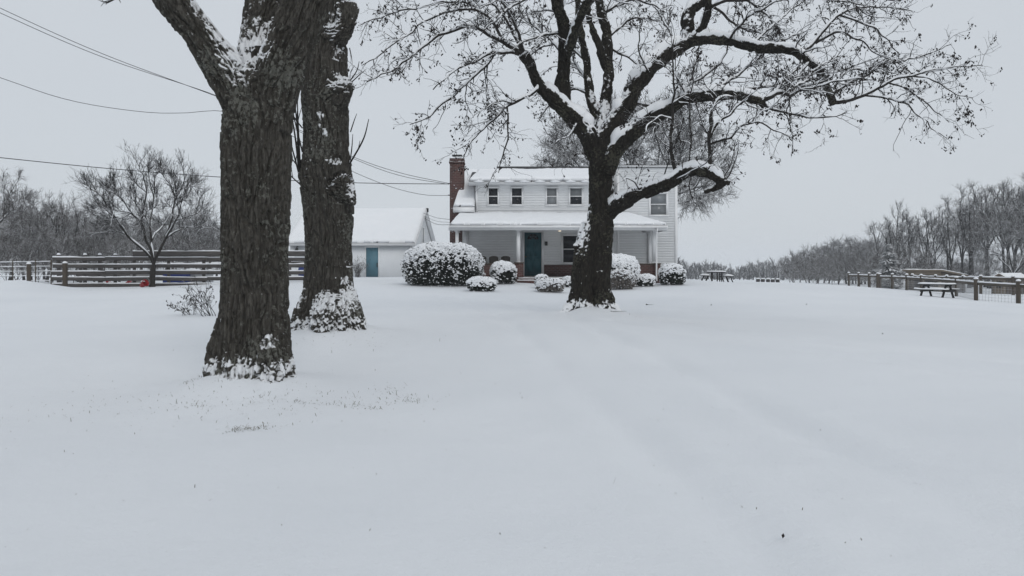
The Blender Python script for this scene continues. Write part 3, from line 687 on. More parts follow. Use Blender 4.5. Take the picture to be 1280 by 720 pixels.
     [(895, -14, 3, 21.3), (920, -8, 2.6, 21.5), (945, 8, 2, 21.8), (965, 28, 1.5, 22), (978, 45, 1, 22.2)],
     [(880, 0, 3, 21.1), (900, 14, 2.5, 21.6), (918, 30, 2, 22), (940, 40, 1.5, 22.4), (962, 44, 1, 22.8)],
     [(815, 85, 3, 20.4), (822, 65, 2.4, 21), (830, 45, 2, 21.5), (836, 30, 1.6, 21.8), (838, 12, 1.1, 22)],
     # shoots on the lowest limb
     [(848, 222, 4.2, 18.6), (842, 205, 3.6, 18.7), (839, 185, 3.2, 18.8), (839, 165, 2.8, 18.8), (841, 140, 2.4, 18.9), (842, 110, 2, 19), (841, 78, 1.6, 19.1), (843, 50, 1, 19.2)],
     [(888, 213, 4.4, 18.2), (887, 195, 3.8, 18.2), (887, 175, 3.4, 18.3), (889, 155, 3, 18.3), (889, 138, 2.6, 18.4), (895, 127, 2.2, 18.5), (908, 120, 1.8, 18.6), (922, 122, 1.2, 18.7)],
     [(888, 172, 2.6, 18.3), (894, 158, 2.4, 18.2), (904, 148, 2.1, 18.1), (916, 141, 1.8, 18), (928, 128, 1.4, 17.9), (940, 118, 1, 17.8)],
     [(889, 180, 2.6, 18.2), (900, 176, 2.3, 18.1), (914, 171, 2.1, 18), (924, 161, 1.9, 17.9), (934, 155, 1.7, 17.8), (953, 155, 1.5, 17.7), (974, 165, 1.2, 17.6), (990, 172, .8, 17.5)],
     [(840, 150, 1.8, 18.8), (828, 146, 1.5, 18.6), (815, 152, 1.2, 18.4), (804, 164, .8, 18.2)],
     [(841, 130, 1.8, 18.9), (852, 122, 1.5, 18.9), (866, 120, 1.2, 19), (882, 130, .8, 19)],
     [(858, 214, 1.6, 18.5), (862, 195, 1.4, 18.4), (864, 165, 1.2, 18.3), (863, 130, 1, 18.2), (866, 95, .7, 18.2)],
     [(905, 222, 1.4, 18.1), (912, 208, 1.1, 18), (918, 192, .9, 17.9), (920, 178, .6, 17.8)],
     [(800, 240, 1.4, 19.2), (792, 228, 1.1, 18.9), (784, 224, .9, 18.7), (778, 228, .6, 18.5)],
     [(812, 92, 1.6, 20.2), (800, 70, 1.3, 19.7), (798, 45, 1.1, 19.3), (804, 25, .8, 19)],
     [(722, 152, 1.6, 19.9), (714, 166, 1.3, 19.3), (704, 172, 1, 18.9), (694, 180, .7, 18.6)],
     [(764, 150, 1.8, 20.2), (774, 160, 1.5, 21), (778, 172, 1.2, 21.8), (780, 188, .8, 22.4)],
     [(788, 168, 2, 19.7), (802, 158, 1.7, 20.2), (816, 148, 1.4, 20.6), (830, 142, 1, 21)],
    ]
    m = [resample(LB(r), 24) for r in med]; m = np.array(m); P1, R1 = m[..., :3], m[..., 3]*.66
    # irregular knees along the medium branches
    jit = np.stack([noise3(P1.reshape(-1, 3)*3.3+k*7, 50+k) for k in range(3)], 1).reshape(P1.shape)
    P1 = P1 + jit*.07*np.linspace(0, 1, 24)[None, :, None]**.5
    L1 = np.linalg.norm(np.diff(P1, axis=1), axis=2).sum(1)
    K = np.maximum(4, (L1*7.5).astype(int))
    p, d, L, r = spawn(P1, R1, K, .12, .85, .25, .0, .55, rng, up=.05, rmin=.005, Lmin=1)
    L = np.clip(rng.gamma(3.0, .16, len(p)), .2, 1.1)
    P2, R2 = grow(p, d, L, np.clip(r, .005, .014), 8, .20, [0, 0, 0, 0, -.02, -.03, -.02, 0], .45, rng)
    # also out of the big limbs' upper parts
    bigs = np.array([resample(c, 24) for c in (Um, Vm, V2, Rm, Ru, Ru2, Sm, Tm, Wm, Bk, Fr)])
    p, d, L, r = spawn(bigs[..., :3], bigs[..., 3], 8, .45, .95, .2, .0, .2, rng, up=.25, rmin=.006, Lmin=1)
    off = bigs[..., 3].mean()
    L = np.clip(rng.gamma(3, .3, len(p)), .4, 2.0)
    P2b, R2b = grow(p, d, L, np.clip(r, .006, .02), 8, .24, 0, .4, rng)
    def level(P, Rr, Kper, lo, hi, rmax, sides):
        Ls = np.linalg.norm(np.diff(P, axis=1), axis=2).sum(1); K = np.maximum(1, rng.poisson(Ls*Kper))
        p, d, L, r = spawn(P, Rr, K, .12, .95, .25, 0, .7, rng, rmin=.0035, Lmin=1)
        return grow(p, d, rng.uniform(lo, hi, len(p)), np.clip(r, .0035, rmax), sides, .24, 0, .6, rng)
    A2 = np.concatenate([P2, P2b]); B2 = np.concatenate([R2, R2b])
    P3, R3 = level(A2, B2, 6.2, .10, .42, .0065, 6)
    P4, R4 = level(P3, R3, 4.5, .05, .18, .0045, 4)
    print('hero twigs', len(P1), len(A2), len(P3), len(P4))
    V, Q = tubes(P1, R1, 8); np_mesh('branches', V, Q, M['limb'], root, smooth=True)
    V, Q = cat([tubes(A2, B2, 5), tubes(P3, R3, 4), tubes(P4, R4, 3)]); np_mesh('crown', V, Q, M['twig'], root, smooth=True)
    # clusters of dry seeds at the tips
    tips = np.concatenate([A2[:, -1], P3[:, -1], P4[:, -1], P3[:, 3]])
    k = rng.random(len(tips)) < np.where(noise3(tips*1.4, 61) > .02, .36, .08)
    t = tips[k]; nrep = rng.integers(1, 5, len(t)); t = np.repeat(t, nrep, 0) + rng.normal(0, .028, (nrep.sum(), 3))
    V, T = pods(t, rng, (.017, .038), .035); o = np_mesh('seed_clusters', V, T, M['pod'], root); tag(o, kind='stuff'); print('pods', len(t))
    # snow on limbs
    bl = [resample(c, 60) for c in (Lm, Um, Vm, V2, Rm, Ru, Ru2, Sm, Tm, Wm, Fr)]
    bl = np.array(bl)
    m60 = np.array([resample(np.concatenate([P1[i], R1[i][:, None]], 1), 60, False) for i in range(len(P1))])
    S1 = snow_tubes(bl[..., :3], bl[..., 3]*1.02, .95, .006, 10, 71, gap=.42)
    S2 = snow_tubes(m60[..., :3], m60[..., 3], 1.25, .006, 7, 72, gap=.38)
    S3 = snow_tubes(A2, B2, .9, .0085, 5, 73, gap=.5)
    V, Q = cat([S1, S2, S3])
    V = V + .012*np.stack([noise3(V*9+k*5, 80+k) for k in range(3)], 1)*np.array([1, 1, 1.4])
    np_mesh('snow_cover', V, Q, M['snow'], root, smooth=True)
hero_tree()
# ------------------------------------------------------------------ helpers for buildings
def siding_sheet(name, x0, x1, z0, z1, y, mat, parent, step=.125, local=False, M4=None, holes=()):
    """lapped boards facing -Y; holes (x0,x1,z0,z1) are skipped"""
    mb = MB(); z = z0
    while z < z1 - .01:
        zt = min(z + step, z1)
        spans = [(x0, x1)]
        for hx0, hx1, hz0, hz1 in holes:
            if zt > hz0 and z < hz1:
                ns = []
                for a, b in spans:
                    if hx0 > a: ns.append((a, min(b, hx0)))
                    if hx1 < b: ns.append((max(a, hx1), b))
                spans = [s for s in ns if s[1]-s[0] > .02]
        for a, b in spans:
            V = [(a, y-.022, z), (b, y-.022, z), (b, y-.004, zt), (a, y-.004, zt), (a, y+.01, z), (b, y+.01, z)]
            if M4 is not None: V = [tuple(M4 @ Vector(v)) for v in V]
            mb.add(V, [(0, 1, 2, 3), (4, 5, 1, 0)])
        z = zt
    V = np.concatenate(mb.v); return np_mesh(name, V, [np.array(f) for f in mb.f.values()], mat, parent, local)
def snow_slab(name, c4, thick, parent, nx=60, ny=14, seed=0, amp=.25, local=False, edge=.10, sag=None):
    """snow on a roof: c4 = eave-left, eave-right, ridge-right, ridge-left"""
    c = np.array(c4, float); u = np.linspace(0, 1, nx); v = np.linspace(0, 1, ny)
    U, Vv = np.meshgrid(u, v, indexing='ij')
    P = ((1-U)*(1-Vv))[..., None]*c[0] + (U*(1-Vv))[..., None]*c[1] + (U*Vv)[..., None]*c[2] + ((1-U)*Vv)[..., None]*c[3]
    nrm = np.cross(c[1]-c[0], c[3]-c[0]); nrm /= np.linalg.norm(nrm)
    if nrm[2] < 0: nrm = -nrm
    Lx = np.linalg.norm(c[1]-c[0]); Ly = np.linalg.norm(c[3]-c[0])
    e = np.minimum(np.minimum(U, 1-U)*Lx, np.minimum(Vv, 1-Vv+ .0)*Ly)
    prof = np.sqrt(np.clip(1-(1-np.clip(e/edge, 0, 1))**2, 0, 1))
    n = noise3(P.reshape(-1, 3)*.9, seed).reshape(U.shape); n2 = noise3(P.reshape(-1, 3)*4.0, seed+3).reshape(U.shape)
    h = thick*(1+amp*n+.15*n2)*prof + .004
    top = P + nrm*h[..., None]
    # ragged lower edge
    rag = noise3(np.stack([P[:, 0, 0]*1.7, P[:, 0, 1], 0*P[:, 0, 0]+seed], 1), 5)*.03
    top[:, 0] += (c[3]-c[0])/Ly*np.abs(rag)[:, None]; 
    idx = np.arange(nx*ny).reshape(nx, ny)
    q = np.stack([idx[:-1, :-1], idx[1:, :-1], idx[1:, 1:], idx[:-1, 1:]], -1).reshape(-1, 4)
    bot = P - nrm*.0
    V = np.concatenate([top.reshape(-1, 3), bot.reshape(-1, 3)])
    k = nx*ny; ring = np.concatenate([idx[:, 0], idx[-1, 1:], idx[-2::-1, -1], idx[0, -2:0:-1]])
    sd = np.stack([ring, np.roll(ring, -1), np.roll(ring, -1)+k, ring+k], 1)
    return np_mesh(name, V, [np.concatenate([q, q[:, ::-1]+k, sd])], M['snow'], parent, local, smooth=True)
def snow_strip(mb_list, a, b, w, h, seed=0, n=None, up=(0, 0, 1)):
    """one rounded line of snow lying on a rail from a to b, collected into mb_list"""
    a = np.array(a, float); b = np.array(b, float); L = np.linalg.norm(b-a); n = n or max(4, int(L/.18))
    t = (b-a)/L; s = np.cross(t, [0, 0, 1]); s /= np.linalg.norm(s); u = np.cross(s, t)
    k = np.linspace(0, 1, n); C = a[None]+(b-a)[None]*k[:, None]
    hh = h*np.clip(1+.9*noise3(C*1.9, seed)+.3*noise3(C*6, seed+1), .12, 2)
    prof = [(-.5, 0), (-.47, .55), (-.25, .95), (.1, 1), (.42, .7), (.5, 0)]
    V = np.stack([C + s*w*p + u*(hh*q)[:, None] for p, q in prof], 1)
    m = len(prof); idx = np.arange(n*m).reshape(n, m)
    q = np.stack([idx[:-1], np.roll(idx[:-1], -1, 1), np.roll(idx[1:], -1, 1), idx[1:]], -1).reshape(-1, 4)
    mb_list.add(V.reshape(-1, 3), [tuple(x) for x in q] + [tuple(range(m-1, -1, -1)), tuple((n-1)*m+np.arange(m))])
def window(parent, x0, x1, z0, z1, y, pane_mat, lower_mat=None, casing=.06, local=False, M4=None, label=None):
    """double-hung window: casing and sill > sashes, panes; faces -Y, y = wall face"""
    f = MB(); yo = y-.070
    def bx(m, *a): m.box(*a, M=M4)
    bx(f, x0-casing, x0, yo, y+.02, z0, z1); bx(f, x1, x1+casing, yo, y+.02, z0, z1)
    bx(f, x0-casing, x1+casing, yo-.004, y+.02, z1, z1+casing); bx(f, x0-casing-.03, x1+casing+.03, yo-.035, y+.02, z0-.06, z0)
    w = f.build('window', M['trim'], parent, local)
    if label: w['label'] = label
    s = MB(); zm = (z0+z1)/2; r = .020
    for a, b, yy in ((zm, z1, y-.044), (z0, zm, y-.058)):
        bx(s, x0, x0+r, yy, y+.01, a, b); bx(s, x1-r, x1, yy, y+.01, a, b)
        bx(s, x0+r, x1-r, yy, y+.01, a, a+r+.004); bx(s, x0+r, x1-r, yy, y+.01, b-r, b)
    s.build('sash', M['trim'], w, local)
    for a, b, yy, pm in ((zm, z1, y-.030, pane_mat), (z0, zm, y-.044, lower_mat or pane_mat)):
        p = MB(); bx(p, x0+r-.003, x1-r+.003, yy, y+.005, a+r, b-r+.003); p.build('pane', pm, w, local)
    return w

# ------------------------------------------------------------------ the farmhouse
def house():
    YW = 40.2; YF = 38.0
    def X(px, d=YW): return (px-CX)/F*d
    def Z(py, d=YW): return EYE+(HY-py)/F*d
    gz = Hs(0, 38); root = empty('farmhouse', (0, YF, gz))
    tag(root, 'white clapboard farmhouse with a brick chimney, snowy porch roof and teal front door', 'house')
    ZP = Z(345.5); zc = Z(288.3)                      # porch floor, porch ceiling
    xl, xr, xw = X(578), X(765), X(846)
    xd0, xd1 = X(594.5), X(764.5)                      # dormer
    # --- solid body behind the boards
    b = MB()
    b.box(xl+.02, X(771.5), YW+.012, YW+7.4, gz-.6, Z(266))
    b.box(xd0+.02, xd1-.02, YW+.012, YW+3.6, Z(266)-.05, Z(228))
    b.box(X(771)+.02, xw-.02, YW+.012, YW+7.4, gz-.6, Z(209))
    b.prism([(YW-.02, Z(258)), (YW+3.7, Z(211, 43.5)), (YW+7.4, Z(258))], xl+.02, X(771.4), 'x')
    b.build('wall_core', M['siding'], root)
    zb = Z(331)
    dx0, dx1, dz1 = X(655.5), X(676.8), Z(290.5)
    wx0, wx1, wz0, wz1 = X(703.5), X(727), Z(328.5), Z(294.5)
    rx0, rx1 = X(752.5), X(765)                        # plain door at the right under the porch
    siding_sheet('porch_siding', xl, X(771), zb, zc+.06, YW, M['siding'], root, holes=[(dx0-.11, dx1+.11, 0, dz1+.11), (rx0-.1, rx1+.1, 0, Z(291)+.1)])
    siding_sheet('dormer_siding', xd0+.1, xd1-.1, Z(266.5), Z(229), YW, M['siding'], root)
    siding_sheet('wing_siding', X(771)+.1, xw-.1, gz-.3, Z(210), YW, M['siding'], root)
    # side walls of wing and main block
    t = Matrix.Translation((xw-.02, YW, 0)) @ Matrix.Rotation(R(90), 4, 'Z')
    siding_sheet('wing_side_siding', .0, 7.4, gz-.3, Z(210), 0, M['siding'], root, M4=t)
    t = Matrix.Translation((xl+.02, YW+7.4, 0)) @ Matrix.Rotation(R(-90), 4, 'Z')
    siding_sheet('side_siding', .0, 7.4, gz-.3, Z(262), 0, M['siding'], root, M4=t)
    # brick apron under the siding
    m = MB(); m.box(dx1+.13, rx0-.13, YW-.06, YW+.005, ZP-.02, zb); m.box(xl-.01, dx0-.13, YW-.06, YW+.005, ZP-.02, zb)
    m.box(rx1+.13, X(812), YW-.06, YW+.005, ZP-.02, zb)
    m.build('brick_apron', M['brick'], root)
    # corner boards and frieze
    m = MB()
    for a, bb, z0, z1 in ((xd0, xd0+.10, Z(266.5), Z(229)), (xd1-.10, xd1, Z(266.5), Z(229)), (X(771), X(771)+.11, gz-.3, Z(210)), (xw-.11, xw+.004, gz-.3, Z(210))):
        m.box(a, bb, YW-.042, YW+.005, z0, z1); m.build('corner_board', M['trim'], root); m = MB()
    m.box(xw-.02, xw+.03, YW-.040, YW+.10, gz-.3, Z(210)-.003)
    m.build('corner_board', M['trim'], root)
    # --- windows
    for i, (a, bb) in enumerate(((610.5, 622.5), (639.5, 652.5), (683.3, 696), (712.3, 727.5))):
        lab = ['dark window nearest the chimney', 'dark upper window', 'upper window with pale blind behind it', 'upper window with half drawn blind'][i]
        window(root, X(a), X(bb), Z(256), Z(235), YW, M['glass_dark'] if i < 2 else M['glass_blind'], M['glass_dark'] if i in (0, 1, 3) else M['screen'], label=lab)
    window(root, X(812.8), X(833), Z(269), Z(242), YW, M['screen'], M['glass_blind'], .08, label='large upper window of the taller wing')
    window(root, wx0, wx1, wz0, wz1, YW, M['glass_dark'], None, .08, label='dark porch window beside the door')
    # --- front door
    f = MB(); f.box(dx0-.11, dx0, YW-.06, YW+.02, ZP, dz1); f.box(dx1, dx1+.11, YW-.06, YW+.02, ZP, dz1); f.box(dx0-.11, dx1+.11, YW-.064, YW+.02, dz1, dz1+.11)
    fr = f.build('door_frame', M['trim'], root)
    d = MB(); d.box(dx0, dx1, YW-.02, YW+.02, ZP+.03, dz1)
    W_ = dx1-dx0; Hh = dz1-ZP
    for cx in (.27, .73):
        for z0, z1 in ((.10, .40), (.46, .78)):
            d.box(dx0+W_*(cx-.16), dx0+W_*(cx+.16), YW-.032, YW-.0195, ZP+Hh*z0, ZP+Hh*z1)
    dr = d.build('door', M['teal'], root); dr['label'] = 'teal panelled front door with a fan light'
    g = MB(); cx = (dx0+dx1)/2; zf = ZP+Hh*.835; rr = W_*.33
    for k in range(4):
        a0, a1 = R(180*k/4+4), R(180*(k+1)/4-4)
        poly = [(cx-rr*.25*math.cos(a0), zf+rr*.25*math.sin(a0))] + [(cx-rr*math.cos(a0+(a1-a0)*j/5), zf+rr*math.sin(a0+(a1-a0)*j/5)) for j in range(6)] + [(cx-rr*.25*math.cos(a1), zf+rr*.25*math.sin(a1))]
        g.prism(poly, YW-.028, YW-.018)
    g.build('fan_light', M['glass_dark'], dr)
    k = MB(); k.lathe([(.012, 0), (.03, .01), (.034, .035), (.02, .055)], (0, 0, 0), 12)
    Mx = Matrix.Translation((dx0+W_*.08, YW-.02, ZP+.98)) @ Matrix.Rotation(R(90), 4, 'X')
    k.v = [np.array([list(Mx @ Vector(p)) for p in v]) for v in k.v]; k.build('handle', M['brass'], dr, smooth=True)
    # plain second door beyond the trunk
    f = MB(); f.box(rx0-.1, rx0, YW-.05, YW+.02, ZP, Z(291)); f.box(rx1, rx1+.1, YW-.05, YW+.02, ZP, Z(291)); f.box(rx0-.1, rx1+.1, YW-.054, YW+.02, Z(291), Z(291)+.1)
    f.box(rx0, rx1, YW-.02, YW+.02, ZP+.02, Z(291)); f.build('side_door', M['trim'], root)
    # meter/letter box on the wall
    m = MB(); m.box(X(681), X(684.4), YW-.11, YW-.02, Z(307), Z(302)); o = m.build('letter_box', M['metal_dark'], root, bevel=.01)
    # --- main roof: front slope strips beside the dormer, ridge, eave return at the chimney
    ZE, ZR, YR = Z(258.5, 39.8), Z(212.5, 43.9), 43.9
    m = MB()
    exl = X(566.5, 39.75)
    def slope(x0, x1, y0, y1, z0, z1, th=.16):
        m.prism([(y0, z0-th), (y1, z1-th), (y1, z1), (y0, z0)], x0, x1, 'x')
    slope(X(577)-.10, X(771.3), YW+.3, YR, ZE+(ZR-ZE)*(YW+.3-39.75)/(YR-39.75), ZR)
    slope(X(577)-.10, X(771.3), YR+(YR-39.75), YR+.001, ZE, ZR)
    slope(exl, xd0-.02, 39.75, YW+.3, ZE, ZE+(ZR-ZE)*(YW+.3-39.75)/(YR-39.75))
    m.build('roof', M['shingle'], root)
    m = MB(); m.box(exl, xd0-.03, 39.74, 39.78, ZE-.26, ZE-.02); m.box(exl-.01, exl+.03, 39.782, YW+.3, ZE-.26, ZE-.02)
    m.box(exl+.03, xd0-.03, 39.782, YW, ZE-.255, ZE-.20); m.build('eave_return', M['trim'], root)
    def sl(y): return ZE+(ZR-ZE)*(y-39.75)/(YR-39.75)
    snow_slab('roof_snow', [(exl, 39.74, ZE), (xd0-.03, 39.74, ZE), (xd0-.03, YR, ZR), (X(577)-.05, YR, ZR)], .13, root, 14, 40, 3)
    snow_slab('roof_snow', [(xd1+.02, 39.95, sl(39.95)), (X(771), 39.95, sl(39.95)), (X(771), YR, ZR), (xd1+.02, YR, ZR)], .12, root, 8, 40, 4)
    # dormer roof
    ye = 39.75; ze = Z(226, ye); zr = Z(213.3, YR); x0, x1 = X(586, ye), X(766.5, ye)
    m = MB(); m.prism([(ye, ze-.09), (YR, zr-.09), (YR, zr), (ye, ze)], x0, x1, 'x'); m.build('dormer_roof', M['shingle'], root)
    m = MB(); m.box(x0, x1, ye-.02, ye+.02, ze-.20, ze-.035); m.box(x0, x1, ye+.021, YW+.02, ze-.19, ze-.15)
    m.prism([(ye, ze-.2), (YR, zr-.2), (YR, zr-.03), (ye, ze-.03)], x0-.03, x0-.002, 'x'); m.build('dormer_fascia', M['fascia'], root)
    snow_slab('dormer_snow', [(x0+.01, ye-.03, ze), (x1-.01, ye-.03, ze), (x1-.01, YR+.1, zr), (x0+.35, YR+.1, zr)], .15, root, 120, 20, 6)
    g = MB()
    for kx in np.linspace(x0+.5, x1-.6, 9): # scallops of snow sliding over the eave
        w_ = .30; g.prism([(kx-w_, ze-.035), (kx-w_*.5, ze-.075), (kx, ze-.085), (kx+w_*.5, ze-.075), (kx+w_, ze-.035), (kx, ze+.03)], ye-.05, ye-.021)
    g.build('snow_scallops', M['snow'], root)
    m = MB(); m.box(x0+1.3, x1, YR-.05, YR+.09, zr-.03, zr+.225); m.build('ridge_edge', M['shingle'], root)
    # dark flashing where the porch roof meets the wall
    m = MB(); m.box(xl+.1, X(771), YW-.07, YW-.001, Z(267.6), Z(265.6)); m.build('flashing', M['shingle'], root)
    # --- wing roof (low slope to the rear)
    zt = Z(208.6)
    m = MB(); m.prism([(YW-.12, zt), (YW+7.7, zt-.7), (YW+7.7, zt-.55), (YW-.12, zt+.09)], X(771)-.06, xw+.10, 'x'); m.build('wing_roof', M['shingle'], root)
    m = MB(); m.box(X(771)-.05, xw+.09, YW-.15, YW-.121, zt-.03, zt+.06); m.build('wing_fascia', M['fascia'], root)
    snow_slab('wing_snow', [(X(771)-.05, YW-.1, zt+.09), (xw+.09, YW-.1, zt+.09), (xw+.09, YW+7.7, zt-.55), (X(771)-.05, YW+7.7, zt-.55)], .05, root, 30, 20, 8)
    # --- porch roof (hip at both ends)
    yp = 37.65; zp = Z(281.3, yp); zq = Z(267.5, YW-.06); yq = YW-.06
    pl, pr = X(561.5, yp), X(834, yp); ql, qr = X(574.5, yq), X(771, yq)
    qr2 = X(771, yq)+.3
    m = MB()
    T = [(pl, yp, zp), (pr, yp, zp), (qr2+.2, yq, zq), (ql, yq, zq), (pr, yq, zp), (pl, yq, zp)]
    Bt = [(x, y, z-.11) for x, y, z in T]
    m.add(T+Bt, [(0, 1, 2, 3), (1, 4, 2), (0, 3, 5), (6, 9, 8, 7), (7, 8, 10), (6, 11, 9), (0, 6, 7, 1), (1, 7, 10, 4), (0, 5, 11, 6), (5, 3, 9, 11), (3, 2, 8, 9), (2, 4, 10, 8)])
    m.build('porch_roof', M['shingle'], root)
    snow_slab('porch_snow', [(pl+.02, yp-.02, zp), (pr-.02, yp-.02, zp), (qr2+.2, yq, zq), (ql, yq, zq)], .12, root, 160, 22, 11, edge=.07)
    snow_slab('porch_snow', [(pr-.01, yp, zp), (pr-.01, yq, zp), (qr2+.21, yq, zq), (qr2+.2, yq-.02, zq)], .10, root, 30, 22, 12)
    # gutter, fascia, ceiling, beam
    m = MB(); m.box(pl, pr, yp-.005, yp+.03, zp-.24, zp-.012); m.box(pl-.03, pl, yp-.005, yq, zp-.24, zp-.014); m.box(pr, pr+.03, yp-.005, yq, zp-.24, zp-.014)
    m.box(pl, pr, yp-.10, yp-.006, zp-.14, zp-.125); m.box(pl, pr, yp-.11, yp-.10, zp-.14, zp-.045); m.build('gutter', M['trim'], root)
    ln = MB(); snow_strip(ln, (pl+.05, yp-.055, zp-.09), (pr-.05, yp-.055, zp-.09), .085, .05, 3, 140); ln.build('gutter_snow', M['snow'], root, smooth=True)
    m = MB(); m.box(pl+.03, pr-.03, yp+.031, YF+.35, zp-.235, zp-.20); m.box(X(566, YF), X(823, YF), YF-.02, YF+.16, zc-.02, zp-.236)
    m.box(X(812.5, YF), X(823, YF), YF+.161, YW-.03, zc-.02, zp-.236); m.box(X(566, YF), X(571, YF), YF+.161, YW+.3, zc-.02, zp-.236)
    m.build('beam', M['fascia'], root)
    m = MB(); m.box(pl+.03, pr-.03, YF+.1, YW-.024, zc+.06, zc+.10); m.build('porch_ceiling', M['soffit'], root)
    # floor, steps
    m = MB(); m.box(X(566, YF), X(826, YF), YF, YW, gz-.5, ZP); m.build('porch_floor', M['concrete'], root)
    sx0, sx1 = X(648, 37.6), X(748, 37.6)
    sh = (ZP-gz)/2.2
    ln = MB()
    for i in range(2):
        s = MB(); s.box(sx0-.06*i, sx1+.06*i, YF-.34*(i+1), YF-.34*i-.001, gz-.5, ZP-.03-sh*(i+.35)); st = s.build('step', M['brick'], root)
        ln2 = MB(); snow_strip(ln2, (sx0-.06*i, YF-.34*(i+.5), ZP-.03-sh*(i+.35)), (sx1+.06*i, YF-.34*(i+.5), ZP-.03-sh*(i+.35)), .33, .035, 20+i, 60); ln2.build('snow', M['snow'], st, smooth=True)
    # knee walls with piers and caps
    zk = Z(330.6, YF)
    def knee(a, bb, y0, y1, z1=zk, nm='knee_wall'):
        w = MB(); w.box(a, bb, y0, y1, gz-.5, z1); o = w.build(nm, M['brick'], root)
        c = MB(); c.box(a-.025, bb+.025, y0-.025, y1+.025, z1+.001, z1+.05); c.build('cap', M['brown_board'], o)
    knee(X(569, YF), X(643.2, YF), YF-.08, YF+.12)
    knee(X(643.3, YF), X(654.5, YF), YF-.14, YF+.22, Z(329, YF), 'pier')
    knee(X(752, YF), X(817, YF), YF-.08, YF+.12)
    knee(X(817.2, YF), X(825, YF), YF-.14, YF+.22, zk+.01, 'pier')
    knee(X(569, YF)-.02, X(569, YF)+.18, YF+.13, YW-.03)
    # posts
    for px, y, w_ in ((571.3, YF+.02, .15), (648, YF+.04, .17), (818, YF+.08, .16)):
        m = MB(); x = X(px, YF); zb_ = zk+.05
        m.box(x-w_/2, x+w_/2, y-w_/2, y+w_/2, zb_+.06, zc-.022)
        m.box(x-w_*.68, x+w_*.68, y-w_*.68, y+w_*.68, zb_+.001, zb_+.07); m.box(x-w_*.68, x+w_*.68, y-w_*.68, y+w_*.68, zc-.13, zc-.021)
        m.build('porch_post', M['trim'], root)
    m = MB(); x = X(814.2, YW)-.12; m.box(x-.06, x+.06, YW-.16, YW-.026, zk+.05, zc+.05); m.build('half_post', M['trim'], root); m = MB(); x = X(580.5)+.1; m.box(x-.1, x+.1, YW-.08, YW-.024, zb, zc+.05)
    m.build('half_post', M['trim'], root)
    m = MB(); x = X(820.6, YF-.2); m.tube([(x, yp-.06, zp-.14), (x, yp-.03, zp-.24), (x, YF-.20, zp-.46), (x, YF-.20, gz+.12), (x, YF-.30, gz+.05)], .038, 8); m.build('downspout', M['trim'], root, smooth=True)
    # ceiling lights
    for px, py, y in ((699.7, 290.2, 39.5), (788.3, 293, 38.9)):
        x = X(px, y); base = MB(); base.lathe([(.02, .02), (.10, .01), (.165, -.02), (.14, -.05), (.12, -.055)], (x, y, zc+.06), 18); o = base.build('porch_light', M['metal_dark'], root, smooth=True)
        bw = MB(); bw.lathe([(.005, -.13), (.05, -.12), (.085, -.095), (.115, -.056), (.10, -.05)], (x, y, zc+.06), 18); bw.build('glass_bowl', M['lamp_glow'], o, smooth=True)
    # --- chimney
    yc = 41.2; cx0, cx1 = X(562.2, yc), X(579.6, yc); zt = Z(204, yc)
    m = MB(); m.box(cx0, cx1, yc, yc+.75, gz-.4, zt); ch = m.build('chimney', M['brick'], root)
    m = MB(); m.box(cx0-.04, cx1+.04, yc-.04, yc+.79, zt+.001, zt+.085); m.box(cx0-.015, cx1+.015, yc-.015, yc+.765, zt+.086, zt+.25); m.build('crown', M['brick'], ch)
    m = MB(); m.box(cx0+.16, cx1-.16, yc+.15, yc+.60, zt+.24, zt+.42); m.build('flue', M['metal'], ch)
    m = MB(); m.box(cx0+.10, cx1-.10, yc+.09, yc+.66, zt+.421, zt+.455); m.build('flue_cap', M['metal_dark'], ch)
    ln = MB()
    snow_strip(ln, (cx0, yc+.0, zt+.085), (cx1, yc+.0, zt+.085), .06, .04, 5, 14); snow_strip(ln, (cx0+.02, yc+.05, zt+.25), (cx1-.02, yc+.05, zt+.25), .15, .06, 6, 14); snow_strip(ln, (cx0+.12, yc+.37, zt+.455), (cx1-.12, yc+.37, zt+.455), .5, .05, 7, 10)
    ln.build('snow', M['snow'], ch, smooth=True); ln = MB()
    rg = np.random.default_rng(3)
    for _ in range(9):
        a = rg.uniform(cx0+.03, cx1-.08); z = gz+3+.085*int(rg.uniform(0, (zt-gz-3.1)/.085))+.004
        ln.box(a, a+rg.uniform(.03, .08), yc-.014, yc-.001, z, z+rg.uniform(.012, .03))
    tag(ln.build('snow_flecks', M['snow'], ch), kind='stuff')
    m = MB()
    for py in (229.5, 244): m = MB(); m.bar(W(560, py, yc+.2), W(562.6, py, yc+.2), .06, .05); m.build('wire_bracket', M['metal_dark'], ch)
    # --- chairs on the porch
    for i, px in enumerate((602, 617, 632)):
        y = 39.1; x = X(px, y); c = empty('porch_chair', (x, y, ZP)); w_ = .46
        tag(c, ['brown porch chair half behind the large snowy bush', 'middle brown porch chair of the three by the brick wall', 'brown porch chair nearest the white post and teal door'][i], 'chair', 'chairs on the porch')
        zt_ = Z(319.8, y)-ZP
        s = MB(); n = 12; poly = [(-w_/2+.02, .45), (w_/2-.02, .45), (w_/2, zt_-.10)] + [(w_/2*math.cos(R(a)) * (1 if abs(math.cos(R(a))) < .98 else 1), zt_-.10+.10*math.sin(R(a))) for a in np.linspace(15, 165, n)] + [(-w_/2, zt_-.10)]
        s.prism(poly, .17, .23); s.build('backrest', M['wicker'], c, local=True, bevel=.015)
        s = MB(); s.box(-w_/2, w_/2, -.28, .168, .38, .45); s.build('seat', M['wicker'], c, local=True, bevel=.02)
